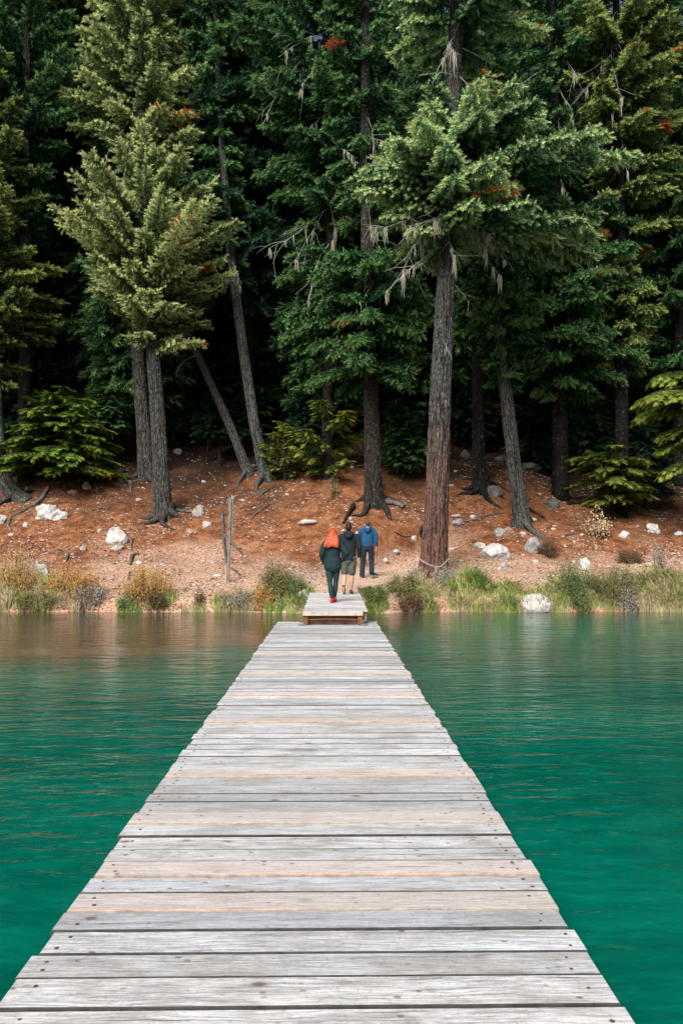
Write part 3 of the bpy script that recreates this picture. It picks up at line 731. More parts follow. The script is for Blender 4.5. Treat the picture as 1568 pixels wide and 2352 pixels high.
# centre
t8, ax8, rg8 = tree('fir_tree', 'dark green fir above the three walkers, crown reaching the top', 30.5,
    [(752, 1085, 30), (755, 800, 26), (758, 600, 22), (756, 300, 18), (745, 0, 14), (742, -300, 6)],
    [dict(rows=[(-300, 640, 800), (0, 545, 850), (90, 515, 860), (160, 540, 850), (280, 575, 850), (400, 590, 820), (480, 600, 800), (560, 640, 790), (660, 610, 830)], nb=150, st=sty(hang=.5, up=.05, fl=.22, sp=.15, sp2=.13), rise=(.45, -.1), orange=.01, layers=19)],
    BARK_DARK, LEAF_MID, 109, near=False)
add_dead(t8, ax8, rg8, [(755, 470, 790, 560, .6, .016), (757, 560, 690, 640, 2.6, .018), (750, 480, 670, 560, 2.8, .018)], t8.location, 6)
t9, ax9, rg9 = tree('fir_tree', 'broad dark trunk standing left of the huge fir, behind the man in blue', G(858, 1158)[1],
    [(858, 1160, 46), (856, 1080, 38), (855, 1000, 36), (850, 850, 33), (845, 600, 32), (842, 300, 26), (838, 0, 20), (836, -250, 8)],
    [dict(rows=[(575, 760, 920), (650, 690, 950), (720, 640, 965), (800, 620, 975), (850, 640, 960), (900, 740, 910)], nb=80, st=sty(hang=.65, up=.1, curtain=.10, fl=.20), rise=(.0, -.25), bow=.10, front=1.2, layers=6),
     dict(rows=[(-250, 790, 880), (0, 740, 930), (200, 740, 920), (400, 760, 910), (520, 780, 900)], nb=60, st=sty(hang=.6, curtain=.15, fl=.26, sp=.2, sp2=.17), rise=(.0, -.2), wood=True)],
    BARK_PAIR if False else BARK_DARK, LEAF_MID, 110, roots=5)
t10, ax, rg = tree('young_cedar', 'yellow-green young cedar with flat drooping sprays in front of the centre trunks', G(752, 1100)[1],
    [(752, 1090, 5), (750, 1000, 5), (755, 930, 4), (765, 880, 3)],
    [dict(rows=[(885, 735, 800), (925, 650, 860), (960, 645, 862), (1000, 670, 850), (1055, 650, 830), (1088, 690, 800), (1105, 720, 780)], nb=15, st=sty(hang=.55, up=-.08, fl=.22, ang=.8, w=.30, rnd=.25, sp=.10, sp2=.09, ros=0), rise=(.5, .1), bow=.1)],
    BARK_DARK, LEAF_CEDAR, 111, near=False, kind='flat')
t10b, ax, rg = tree('young_cedar', 'small green cedar shrub at the foot of the right-hand leaning trunk', G(655, 1104)[1],
    [(655, 1096, 8), (655, 1040, 6), (660, 965, 3)],
    [dict(rows=[(965, 630, 690), (1010, 600, 710), (1050, 600, 715), (1085, 615, 700), (1098, 620, 690)], nb=22, st=sty(hang=.4, up=.0, fl=.18, rnd=.25, sp=.10, sp2=.09, ros=0), rise=(.4, .15), bow=.06)],
    BARK_DARK, LEAF_CEDAR, 112, near=False, kind='flat')
# right
t11, ax, rg = tree('fir_tree', 'thin grey bent trunk standing right of the huge fir', G(1197, 1210)[1],
    [(1198, 1212, 44), (1192, 1150, 34), (1181, 1080, 31), (1167, 950, 30), (1155, 850, 26), (1146, 780, 22), (1138, 650, 17), (1128, 400, 10), (1120, 250, 4)],
    [dict(rows=[(300, 1090, 1150), (450, 1060, 1200), (560, 1070, 1210), (650, 1040, 1270), (740, 1065, 1250), (800, 1095, 1210), (880, 1120, 1200)], nb=75, st=sty(hang=.6, up=.05, curtain=.1, fl=.21), rise=(.1, -.18), bow=.06)],
    BARK_GREY, LEAF_MID, 113, roots=4)
t12, ax12, rg12 = tree('fir_tree', 'dense green fir with drooping lower boughs, right of the thin bent trunk', 30.5,
    [(1286, 1075, 40), (1284, 900, 36), (1280, 600, 30), (1275, 300, 22), (1270, 0, 16), (1268, -250, 6)],
    [dict(rows=[(470, 1200, 1400), (560, 1190, 1470), (650, 1165, 1490), (720, 1160, 1495), (800, 1170, 1455), (860, 1200, 1455), (925, 1230, 1350)], nb=130, st=sty(hang=.55, up=.1, curtain=.08, fl=.21), rise=(.05, -.25), bow=.09, layers=8),
     dict(rows=[(-250, 1230, 1310), (0, 1170, 1360), (200, 1180, 1370), (420, 1180, 1380)], nb=60, st=sty(hang=.5, fl=.28, sp=.2, sp2=.17), rise=(.2, -.1))],
    BARK_BLACK, LEAF_MID, 114, near=False)
t13, ax13, rg13 = tree('fir_tree', 'olive fir with orange dead needles in the upper right', 30.0,
    [(1425, 1000, 32), (1425, 700, 28), (1420, 400, 24), (1415, 150, 20), (1412, -150, 10)],
    [dict(rows=[(-250, 1380, 1460), (-60, 1280, 1560), (60, 1280, 1600), (110, 1290, 1560), (180, 1280, 1600), (270, 1290, 1570), (340, 1360, 1590), (430, 1380, 1580), (520, 1385, 1560), (560, 1400, 1500)], nb=100, st=sty(hang=.45, up=.1, fl=.22), rise=(.3, -.05), orange=.06, cone=.3, layers=12), dict(rows=[(600, 1370, 1500), (720, 1350, 1510), (850, 1370, 1490)], nb=34, st=sty(hang=.55, curtain=.1), rise=(0, -.2), bow=.08)],
    BARK_BLACK, LEAF_OLIVE, 115, near=False)
add_dead(t13, ax13, rg13, [(1415, 110, 1330, 70, .6, .016), (1415, 180, 1370, 230, 1.0, .016)], t13.location)
t14, ax, rg = tree('cedar_tree', 'cedar with long yellow-green drooping sprays at the right edge', 27.0,
    [(1622, 1150, 34), (1622, 900, 30), (1618, 500, 24), (1610, 100, 16), (1606, -50, 8)],
    [dict(rows=[(860, 1500, 1740), (900, 1450, 1760), (960, 1480, 1760), (1030, 1500, 1740), (1090, 1490, 1700)], nb=24, st=sty(hang=.65, up=-.05, fl=.24, rnd=.25, sp=.11, sp2=.1, ros=0, w=.26), rise=(.0, -.3), bow=.1, orange=.03)],
    BARK_DARK, LEAF_CEDAR, 116, near=False, kind='flat')
t15, ax, rg = tree('young_fir', 'low spreading young fir on the bank at the right', G(1405, 1192)[1],
    [(1405, 1194, 10), (1402, 1120, 8), (1400, 1018, 3)],
    [dict(rows=[(1022, 1375, 1430), (1055, 1290, 1470), (1085, 1300, 1505), (1130, 1310, 1515), (1160, 1345, 1480)], nb=46, st=sty(hang=.2, up=-.02, fl=.17, rnd=.25, sp=.10, sp2=.09, ros=0), rise=(.1, -.1), bow=.10, layers=5)],
    BARK_DARK, LEAF_CEDAR, 117, near=False, kind='flat')
t16, ax, rg = tree('young_fir', 'wide layered young fir with green tips on the bank at the far left', 31.0,
    [(135, 1118, 16), (135, 1000, 12), (132, 880, 4)],
    [dict(rows=[(885, 90, 170), (925, 50, 215), (960, 30, 235), (1000, 5, 265), (1040, -10, 285), (1075, -15, 290), (1100, 10, 265)], nb=130, st=sty(hang=.16, up=-.02, fl=.17, rnd=.22, sp=.10, sp2=.09, dens=.85, ros=0, w=.24), rise=(.12, -.10), bow=.10, layers=9)],
    BARK_DARK, mat_leaf('needles_fresh_green', (.008, .020, .005), (.055, .115, .018), (.27, .40, .06), trans=.3), 118, near=False, kind='flat')

t18, ax, rg = tree('fir_tree', 'dark green fir filling the right edge behind the drooping cedar', 33.5,
    [(1560, 1120, 34), (1560, 800, 30), (1555, 500, 24), (1550, 100, 16), (1548, -200, 8)],
    [dict(rows=[(-260, 1500, 1600), (0, 1460, 1680), (200, 1470, 1700), (400, 1430, 1720), (600, 1440, 1720), (760, 1420, 1700), (880, 1430, 1700), (960, 1460, 1650)], nb=150, st=sty(hang=.55, up=.0, fl=.24, sp=.17, sp2=.14, curtain=.1), rise=(.3, -.2), bow=.07, orange=.01, layers=18)],
    BARK_BLACK, LEAF_MID, 121, near=False)
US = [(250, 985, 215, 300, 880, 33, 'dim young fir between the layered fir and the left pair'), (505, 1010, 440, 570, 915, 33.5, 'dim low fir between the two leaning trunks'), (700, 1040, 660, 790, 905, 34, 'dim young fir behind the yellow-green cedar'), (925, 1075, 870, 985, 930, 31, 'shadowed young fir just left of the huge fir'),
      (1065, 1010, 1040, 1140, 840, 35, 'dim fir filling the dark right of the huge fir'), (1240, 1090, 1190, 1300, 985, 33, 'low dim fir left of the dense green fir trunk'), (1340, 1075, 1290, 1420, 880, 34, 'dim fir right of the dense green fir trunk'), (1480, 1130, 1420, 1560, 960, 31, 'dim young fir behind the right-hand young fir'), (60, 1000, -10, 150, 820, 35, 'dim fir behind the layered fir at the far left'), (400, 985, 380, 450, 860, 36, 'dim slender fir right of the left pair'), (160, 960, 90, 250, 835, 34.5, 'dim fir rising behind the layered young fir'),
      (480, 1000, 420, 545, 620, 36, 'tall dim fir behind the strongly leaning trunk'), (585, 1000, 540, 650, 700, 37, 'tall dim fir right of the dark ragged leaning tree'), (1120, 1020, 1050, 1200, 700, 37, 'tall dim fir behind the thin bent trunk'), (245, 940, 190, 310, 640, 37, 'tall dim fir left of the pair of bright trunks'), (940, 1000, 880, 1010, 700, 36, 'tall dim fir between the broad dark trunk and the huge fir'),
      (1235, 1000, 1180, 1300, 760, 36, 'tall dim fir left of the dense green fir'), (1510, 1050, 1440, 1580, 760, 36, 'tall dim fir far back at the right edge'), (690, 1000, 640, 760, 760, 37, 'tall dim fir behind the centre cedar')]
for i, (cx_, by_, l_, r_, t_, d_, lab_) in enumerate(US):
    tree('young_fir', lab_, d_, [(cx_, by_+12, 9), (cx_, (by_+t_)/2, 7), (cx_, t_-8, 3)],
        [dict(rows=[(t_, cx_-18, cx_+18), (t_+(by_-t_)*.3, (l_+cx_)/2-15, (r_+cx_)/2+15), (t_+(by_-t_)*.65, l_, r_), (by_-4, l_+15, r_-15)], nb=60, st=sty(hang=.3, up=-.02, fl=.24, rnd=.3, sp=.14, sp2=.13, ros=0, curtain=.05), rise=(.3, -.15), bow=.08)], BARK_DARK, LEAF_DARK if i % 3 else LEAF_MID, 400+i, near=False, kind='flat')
RD = random.Random(31)
def strew(root, ax, rg, n, px0, px1, py0, py1, tx, fw, beards):
    it = []
    for _ in range(n):
        y = RD.uniform(py0, py1); x = RD.uniform(px0, px1); it.append((tx, y-RD.uniform(0, 40), x, y+RD.uniform(20, 80), RD.uniform(*fw), RD.uniform(.010, .017)))
    add_dead(root, ax, rg, it, root.location, beards)
strew(t13, ax13, rg13, 7, 1310, 1540, 40, 330, 1415, (1.2, 2.6), 3)
strew(t12, ax12, rg12, 6, 1130, 1380, 60, 420, 1275, (1.0, 2.4), 4)
strew(t8, ax8, rg8, 7, 610, 860, 60, 620, 752, (1.6, 3.0), 5)
strew(t9, ax9, rg9, 5, 700, 930, 240, 700, 842, (1.0, 2.2), 4)
strew(p2, ax2, rg2, 4, 200, 480, 300, 480, 325, (1.0, 2.0), 2)
# ------------------------------------------------------------------ the wood behind: a few kinds, repeated
def proto(name, label, seed, h, r, z0, nb, leafm):
    rng = np.random.default_rng(seed); root = empty(name); tag(root, label, 'tree', 'firs of the dark wood behind')
    mb = MB(); mb.tube([(0, 0, -1.2), (0.05, 0, h*.5), (0, 0, h)], [.30, .2, .03], 10, col=.4)
    rows = [(z0, r*.6, r*.6), (z0+2.5, r, r), (h*.55, r*.8, r*.8), (h*.8, r*.45, r*.45), (h, .15, .15)]
    need = []
    crown(rng, lambda z: (0, 0), rows, nb, sty(fl=.42, sp=.30, sp2=.28, hang=.5, w=.32, dens=.85, ros=1), rise=(.4, -.1), need=need, wood=mb)
    for _ in range(14):
        z = 1.5+rng.random()*(z0-1.5); a = rng.random()*6.28
        dead_branch(mb, rng, (0, 0, z), (math.cos(a), math.sin(a), -.1), .8+rng.random(), .02, 2, .06, .2)
    mb.build('trunk', BARK_DARK, root); foliage_mesh('crown', rng, need, leafm, root)
    return root
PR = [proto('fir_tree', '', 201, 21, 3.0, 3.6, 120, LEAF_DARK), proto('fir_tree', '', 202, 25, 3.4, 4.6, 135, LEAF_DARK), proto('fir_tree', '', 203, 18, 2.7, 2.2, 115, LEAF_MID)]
R = random.Random(77)
spots = []
for row, (d0, n) in enumerate([(34.5, 9), (38.5, 10), (43, 11), (48, 11), (55, 12), (64, 12)]):
    half = d0*.47+2
    for i in range(n):
        spots.append((-half+2*half*(i+.5)/n+R.uniform(-.9, .9), d0+R.uniform(-1.6, 1.6)))
used = set()
BGL = ['tall dark fir in the first rank of the wood behind the bank', 'taller dark fir crowded in the middle of the wood', 'shorter mid-green fir growing low in the wood behind']
for i, (x, y) in enumerate(spots):
    k = R.choice([0, 1, 2]) if y < 50 else R.choice([0, 1])
    o = PR[k] if k not in used else copy_tree(PR[k]); used.add(k)
    o.location = (x, y, H(x, y)); o.rotation_euler = (R.uniform(-.03, .03), R.uniform(-.03, .03), R.uniform(0, 6.28))
    s = R.uniform(.85, 1.2); q_ = 784+x/y*1900
    if 165 < q_ < 235 and y > 34: s *= .62
    o.scale = (s, s, s*R.uniform(.95, 1.15))
    o['label'] = BGL[k]
for k in range(3):
    if k not in used: bpy.data.objects.remove(PR[k])
# ------------------------------------------------------------------ rocks
import bmesh
def ico(sub):
    bm = bmesh.new(); bmesh.ops.create_icosphere(bm, subdivisions=sub, radius=1.0)
    v = np.array([list(x.co) for x in bm.verts]); f = [tuple(y.index for y in x.verts) for x in bm.faces]; bm.free(); return v, f
ICO = {k: ico(k) for k in (1, 2, 3, 4)}
def rock_verts(size, seed, sub=3, rough=.35):
    rng = np.random.default_rng(seed); v, f = ICO[sub]; v = v.copy()
    for _ in range(9):          # chip flat faces off
        n_ = nrm(rng.normal(size=3)*np.array([1, 1, 1.2])); dd = .62+.3*rng.random()
        k = v@n_-dd; v = v-np.where(k > 0, k, 0)[:, None]*n_
    n1 = fbm(v[:, 0]*1.4+seed, v[:, 1]*1.4, v[:, 2]*1.4, seed)-.5; n2 = fbm(v[:, 0]*4+seed, v[:, 1]*4, v[:, 2]*4, seed+1)-.5
    v = v*(1+1.25*rough*n1+rough*.9*n2)[:, None]
    return v*np.array(size)/2, f
MR_WHITE = mat_rock('pale_stone', (.26, .25, .235), (.60, .595, .58)); MR_GREY = mat_rock('grey_stone', (.17, .17, .17), (.36, .37, .37)); MR_TAN = mat_rock('tan_stone', (.26, .17, .12), (.45, .33, .25))
MR_DARK = mat_rock('dark_stone', (.05, .055, .055), (.13, .14, .14))  # darker stone tones, for boulders up among the trees
def rock(px, py, w, h, label, mat, seed, rough=.35, dep=.8, sub=4, group=None, water=False, name='rock'):
    p = G(px, py+h*.35) if not water else at(px, py, 21.2)
    k = p[1]/1900; sx, sz = w*k*1.08, h*k*1.25
    v, f = rock_verts((sx, sx*dep, sz), seed, sub, rough)
    if water: p[2] = 0.0
    b = MB(); b.add(v, f, 0, smooth=False); o = b.build(name, mat)
    o.location = (p[0], p[1]+sx*dep*.1, p[2]+sz*.13)
    tag(o, label, 'rock', group)
RL = [(114, 1177, 60, 40, 'jagged white rock jutting from the bank at the far left', MR_WHITE, .8), (266, 1228, 55, 46, 'blocky white rock set in the bank left of the wooden post', MR_WHITE, .4), (266, 1257, 32, 14, 'thin white slab just under the blocky white rock', MR_WHITE, .5),
 (231, 1219, 17, 13, 'small brown stone touching the blocky white rock', MR_TAN, .3), (191, 1258, 17, 12, 'flat grey stone between the blocky white rock and the shore grass', MR_GREY, .3), (60, 1205, 15, 15, 'small white stone below the jagged white rock', MR_WHITE, .3),
 (198, 1115, 20, 18, 'jagged grey stone right under the wide layered young fir', MR_GREY, .6), (167, 1129, 22, 11, 'flat tan stone under the layered young fir', MR_TAN, .3), (89, 1317, 46, 48, 'whitish rock half hidden in the orange grass on the left shore', MR_WHITE, .5), (3, 1194, 20, 26, 'pale rock cut by the left edge of the photo', MR_WHITE, .5),
 (475, 1204, 21, 17, 'rounded white stone left of the wooden post', MR_WHITE, .3), (455, 1172, 24, 32, 'upright grey slab stone right of the exposed roots', MR_GREY, .5), (439, 1222, 24, 18, 'pale crumbly stone below the exposed roots', MR_TAN, .6), (706, 1198, 40, 12, 'long flat white stone above the red-haired woman', MR_WHITE, .5),
 (498, 1321, 20, 7, 'flat white stone near the foot of the post', MR_WHITE, .3), (527, 1390, 30, 18, 'pale wedge-shaped stone at the waterline below the post', MR_WHITE, .4), (678, 1393, 24, 20, 'grey stone at the waterline left of the gangway', MR_GREY, .35), (698, 1366, 34, 26, 'grey stone in the grass left of the gangway', MR_GREY, .35),
 (1137, 1268, 66, 48, 'big rounded pale grey boulder right of the huge fir', MR_WHITE, .22), (1101, 1253, 28, 17, 'pale stone tucked behind the left of the big boulder', MR_WHITE, .3), (1159, 1297, 20, 15, 'small round stone at the foot of the big boulder', MR_GREY, .25), (1147, 1305, 12, 9, 'tiny white stone below the big boulder', MR_WHITE, .25),
 (1050, 1198, 25, 19, 'grey stone just right of the huge fir trunk', MR_GREY, .3), (1049, 1184, 25, 8, 'flat pale stone lying above the grey one by the huge fir', MR_WHITE, .3), (1087, 1187, 17, 9, 'flat white stone between the huge fir and the thin bent trunk', MR_WHITE, .3), (1146, 1222, 29, 23, 'roundish grey rock left of the foot of the thin bent trunk', MR_GREY, .3), (1169, 1216, 19, 13, 'lumpy pale stone beside the roundish grey rock', MR_TAN, .4),
 (949, 1235, 13, 15, 'pointed white stone between the man in blue and the huge fir', MR_WHITE, .4), (908, 1268, 17, 9, 'flat white stone right of the man in blue', MR_WHITE, .35), (885, 1288, 14, 10, 'white stone near the right foot of the man in blue', MR_WHITE, .35), (1232, 1385, 80, 44, 'long smooth white rock lying at the waterline on the right', MR_WHITE, .12),
 (1222, 1253, 36, 40, 'dark grey boulder beside a brown shrub on the right bank', MR_GREY, .25), (1434, 1228, 25, 19, 'pale angular rock below the young fir at the right', MR_WHITE, .35), (1501, 1212, 30, 28, 'jagged pale rock near the right edge', MR_WHITE, .8), (1201, 1224, 15, 9, 'pale stone at the foot of the thin bent trunk', MR_WHITE, .3),
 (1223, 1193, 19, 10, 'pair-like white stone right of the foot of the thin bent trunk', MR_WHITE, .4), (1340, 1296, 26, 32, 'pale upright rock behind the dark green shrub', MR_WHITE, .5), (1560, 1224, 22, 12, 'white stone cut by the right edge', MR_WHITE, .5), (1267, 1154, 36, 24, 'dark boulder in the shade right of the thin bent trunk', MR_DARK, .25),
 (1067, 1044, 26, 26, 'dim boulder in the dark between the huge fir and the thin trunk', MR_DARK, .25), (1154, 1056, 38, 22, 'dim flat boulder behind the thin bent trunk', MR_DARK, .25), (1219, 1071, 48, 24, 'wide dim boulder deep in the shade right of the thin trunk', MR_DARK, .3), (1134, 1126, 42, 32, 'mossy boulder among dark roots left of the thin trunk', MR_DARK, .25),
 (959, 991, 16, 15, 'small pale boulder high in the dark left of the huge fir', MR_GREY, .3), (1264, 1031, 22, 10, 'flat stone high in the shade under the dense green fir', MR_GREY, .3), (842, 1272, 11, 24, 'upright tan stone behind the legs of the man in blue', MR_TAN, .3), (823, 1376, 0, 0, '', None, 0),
 (815+10, 1204+20, 16, 12, 'white stone showing between the two men', MR_WHITE, .3), (408, 1036, 20, 16, 'round pale stone on the slope between the left pair and the leaning trunks', MR_GREY, .3)]
for i, (px, py, w, h, lab, mt, rg_) in enumerate(RL):
    if w: rock(px, py, w, h, lab, mt, 300+i, rg_, sub=4 if w > 30 else 3)
R = random.Random(9)
protos = []
for k in range(7):
    v, f = rock_verts((1, .8+.3*R.random(), .45+.3*R.random()), 500+k, 2, .4); b = MB(); b.add(v, f)
    me_ = b.build('stone', MR_WHITE if k < 5 else MR_TAN); protos.append(me_)
stones = []
cnt = 0
while cnt < 230:
    x = R.uniform(-11, 12.5); y = R.uniform(21.9, 33); t = y-float(shore_y(x))
    if t < .7 or float(path_w(x, y)) > .45: continue
    cl = float(fbm(x*.5, y*.5, seed=41)); 
    if R.random() > sstep(cl, .35, .65)+.12: continue
    if x > 2.2 and R.random() < .0: continue
    o = protos[cnt] if cnt < 7 else protos[R.randrange(7)].copy()
    if cnt >= 7: COL.objects.link(o)
    s = .06+.20*R.random()**2.6; z = H(x, y)
    o.location = (x, y, z+s*.04); o.scale = (s, s, s); o.rotation_euler = (R.uniform(-.4, .4), R.uniform(-.4, .4), R.uniform(0, 6.3))
    tag(o, 'small loose stone scattered on the reddish bank', 'stone', 'small stones strewn over the bank'); cnt += 1
# pebbles, cones and crumbs of soil: one mass
def scatter(n, seed, smin, smax, pw, yr=(21.6, 37), litter=False):
    rng = np.random.default_rng(seed)
    x = rng.uniform(-13, 14, n*3); y = rng.uniform(yr[0], yr[1], n*3); t = y-shore_y(x)
    cl = fbm(x*.8, y*.8, seed=seed+1)
    dens = .10+1.0*sstep(cl, .42, .68)**1.5; dens = dens*(1-.7*path_w(x, y)*sstep(t, 0, 1)) * (1-.75*sstep(y, 30, 35))
    if not litter: dens = dens + .9*(1-sstep(t, .1, 1.3))
    ok = (t > .02) & (rng.random(n*3) < dens)
    x, y = x[ok][:n], y[ok][:n]; z = height(x, y); s = smin+(smax-smin)*rng.random(len(x))**pw
    return rng, x, y, z, s
rng, x, y, z, s = scatter(27000, 61, .010, .058, 3.0)
oct_ = np.array([[1, 0, 0], [0, 1, 0], [-1, 0, 0], [0, -1, 0], [0, 0, .6], [0, 0, -.6]], float)
of = np.array([[0, 1, 4], [1, 2, 4], [2, 3, 4], [3, 0, 4]])
n = len(x); j = 1+.45*(rng.random((n, 6, 1))-.5); a = rng.random(n)*6.28
V = oct_[None]*j*s[:, None, None]*(1+.5*(rng.random((n, 1, 3))-.5))
c_, s_ = np.cos(a)[:, None], np.sin(a)[:, None]; V = np.stack([V[..., 0]*c_-V[..., 1]*s_, V[..., 0]*s_+V[..., 1]*c_, V[..., 2]], -1)
V += np.stack([x, y, z+s*.15], -1)[:, None]
tone = np.where(rng.random(n) < .28, .0+.2*rng.random(n), .35+.65*rng.random(n))
M_PEB = mat_attr('pebbles', [(0, (.045, .022, .016)), (.2, (.13, .055, .03)), (.35, (.42, .24, .15)), (.7, (.44, .33, .26)), (1, (.64, .59, .54))])
tag(tri_mesh('gravel', V[:, of].reshape(-1, 3, 3), np.repeat(tone, 4), M_PEB), 'pale pebbles and crumbs of soil strewn over the bank', kind='stuff')
# needle and twig litter
rng, x, y, z, s = scatter(30000, 71, .02, .085, 2.0, litter=True); n = len(x)
a = rng.random(n)*6.28; tl = (rng.random(n)-.5)*.7; w = .004+.007*rng.random(n)
d = np.stack([np.cos(a), np.sin(a), tl], -1)*s[:, None]; pr = np.stack([-np.sin(a), np.cos(a), rng.random(n)*.6], -1)*w[:, None]
P0 = np.stack([x, y, z+.012], -1)
tag(tri_mesh('needle_litter', np.stack([P0-pr-d*.4, P0+pr-d*.4, P0+d], 1), rng.random(n), mat_attr('litter', [(0, (.05, .02, .012)), (.35, (.17, .06, .03)), (.7, (.38, .15, .06)), (1, (.55, .38, .26))])), 'reddish fallen needles and twigs on the bank', kind='stuff')

# ------------------------------------------------------------------ exposed roots and fallen wood
M_ROOT = mat_bark('root_wood', (.05, .042, .036), (.26, .225, .20))
def wood(name, pts, r0, r1, label, cat, mat=M_ROOT, seed=1, lift=.03, bulge=.25, n=12):
    rng = np.random.default_rng(seed); P = []
    for i, (px, py) in enumerate(pts): g = G(px, py); P.append([g[0], g[1], g[2]+lift])
    P = np.array(P); seg = np.concatenate([[0], np.cumsum(np.linalg.norm(np.diff(P, axis=0), axis=1))]); s = np.linspace(0, seg[-1], 22)
    Q = np.stack([np.interp(s, seg, P[:, i]) for i in range(3)], 1)
    Q = np.stack([np.convolve(np.pad(Q[:, i], 2, mode='edge'), np.ones(5)/5, 'valid') for i in range(3)], 1)
    for i in range(len(Q)): Q[i, 2] = max(Q[i, 2], H(Q[i, 0], Q[i, 1])+r0*.1)
    r = np.linspace(r0, r1, 22)*(1+bulge*(vnoise(s*6, s*0, seed=seed)-.5)); r[0] *= .7; r[-1] *= .6
    org = Q[0].copy(); Q -= org
    A, S = np.meshgrid(np.arange(n)*2*math.pi/n, s); jit = 1+.25*(vnoise(np.cos(A)*2, np.sin(A)*2, S*5, seed)-.5)
    b = MB(); b.tube(Q, r, n, jit=jit); b.c[-1] = vnoise(np.cos(A)*5, np.sin(A)*5, S*3, seed).reshape(-1)
    tag(b.build(name, mat, loc=tuple(org)), label, cat)
wood('exposed_root', [(113, 1115), (106, 1135), (88, 1158), (60, 1172), (30, 1186), (16, 1202), (22, 1216), (27, 1224)], .085, .05, 'long bare root snaking down the bank below the layered young fir', 'root', seed=1)
wood('exposed_root', [(132, 1263), (147, 1265), (157, 1275), (152, 1292)], .05, .03, 'short hooked root above the orange shore grass at the left', 'root', seed=2)
wood('exposed_root', [(305, 1238), (301, 1252), (303, 1268)], .045, .02, 'short upright root right of the blocky white rock', 'root', seed=3)
wood('exposed_root', [(322, 1273), (304, 1276), (299, 1300)], .06, .03, 'bent root stub below the exposed-root tree', 'root', seed=4)
wood('exposed_root', [(300, 1318), (294, 1336)], .05, .03, 'pale root stub above the orange shrub', 'root', seed=5)
wood('exposed_root', [(644, 1152), (622, 1158), (600, 1172), (582, 1186), (574, 1204)], .05, .02, 'dark curved root on the bank right of the post', 'root', seed=6)
wood('exposed_root', [(508, 1170), (512, 1205), (513, 1240), (517, 1270), (520, 1296)], .055, .03, 'gnarled root running down just left of the wooden post', 'root', seed=7, lift=.05)
wood('exposed_root', [(512, 1228), (528, 1246), (545, 1262), (560, 1279)], .06, .03, 'root crossing behind the wooden post', 'root', seed=8)
wood('exposed_root', [(530, 1308), (545, 1316), (552, 1322)], .045, .02, 'stubby root right of the foot of the post', 'root', seed=9)
wood('exposed_root', [(270, 1105), (300, 1108), (330, 1104)], .05, .03, 'bare root reaching left from the leaning rear trunk', 'root', seed=10)
wood('exposed_root', [(300, 1108), (300, 1130)], .07, .05, 'short thick root end hanging under the rear trunk', 'root', seed=11)
wood('exposed_root', [(402, 1175), (430, 1178), (446, 1180)], .07, .04, 'stout root running right from the exposed-root tree', 'root', seed=12, lift=.06)
wood('exposed_root', [(813, 1163), (803, 1180), (792, 1200), (786, 1208)], .09, .03, 'dark pointed root left of the man in blue', 'root', BARK_DARK, seed=13, lift=.08)
wood('fallen_log', [(880, 1156), (905, 1161), (930, 1171)], .12, .10, 'short brown log lying right of the broad dark trunk', 'log', seed=14, lift=.10)
wood('exposed_root', [(1040, 1208), (1062, 1200), (1090, 1196), (1124, 1184), (1160, 1180)], .05, .03, 'thin winding root between the huge fir and the thin bent trunk', 'root', seed=15)
wood('exposed_root', [(1210, 1168), (1228, 1180), (1252, 1192)], .06, .03, 'dark root on the bank right of the thin bent trunk', 'root', BARK_DARK, seed=16)
wood('fallen_branch', [(690, 1128), (712, 1136), (740, 1133)], .03, .012, 'thin twisted branch on the slope above the long flat white stone', 'branch', seed=21)
wood('fallen_branch', [(905, 1225), (925, 1238), (948, 1236)], .022, .01, 'thin dark twig lying between the man in blue and the huge fir', 'branch', BARK_DARK, seed=22)
wood('fallen_log', [(1300, 1160), (1345, 1156), (1395, 1166)], .09, .06, 'dim log in the shade left of the right-hand young fir', 'log', BARK_DARK, seed=23, lift=.06)
wood('fallen_branch', [(210, 1175), (235, 1168), (262, 1172)], .028, .012, 'grey branch on the bank between the jagged and the blocky white rocks', 'branch', seed=24)
wood('fallen_branch', [(1290, 1232), (1325, 1226), (1352, 1238)], .025, .01, 'thin grey branch on the right bank left of the golden sapling', 'branch', seed=25)
wood('fallen_branch', [(1470, 1180), (1510, 1188), (1560, 1184)], .035, .015, 'long grey branch on the red bank near the right edge', 'branch', seed=26)
wood('fallen_branch', [(478, 1085), (495, 1100), (502, 1130)], .035, .015, 'grey fallen branch on the slope left of the leaning trunk', 'branch', seed=17)
wood('fallen_branch', [(600, 1137), (617, 1124)], .05, .03, 'short dark stick below the two leaning trunks', 'branch', seed=18)
t17, ax, rg = tree('fir_tree', 'shadowed trunk with spreading roots between the huge fir and the thin bent trunk', G(1106, 1150)[1]+.6,
    [(1106, 1146, 40), (1100, 1090, 30), (1098, 950, 30), (1096, 700, 26), (1092, 300, 20), (1090, 0, 14)],
    [dict(rows=[(-200, 1050, 1140), (150, 1000, 1180), (400, 1000, 1180), (620, 1020, 1170)], nb=60, st=sty(hang=.5, fl=.3, sp=.22, sp2=.18), rise=(.1, -.1))], BARK_BLACK, LEAF_MID, 120, roots=7)

# ------------------------------------------------------------------ wooden post by the path
pg_ = G(523, 1338); post = empty('marker_post', (pg_[0], pg_[1], pg_[2])); tag(post, 'tall weathered grey wooden post of two boards standing on the bank', 'post')
k = pg_[1]/1900
b = MB(); b.box((.03, 0, 200*k/2-.1), (.085, .07, 204*k), bev=.006, ry=.016); b.build('front_board', mat_simple('post_grey', (.17, .155, .135), .9, .1, .5, 9, .6), post)
b = MB(); b.box((.10, .05, 153*k), (.055, .04, 90*k), bev=.005, ry=.01); b.build('back_board', mat_simple('post_pale', (.27, .265, .25), .9, .1, .3, 9, .6), post)

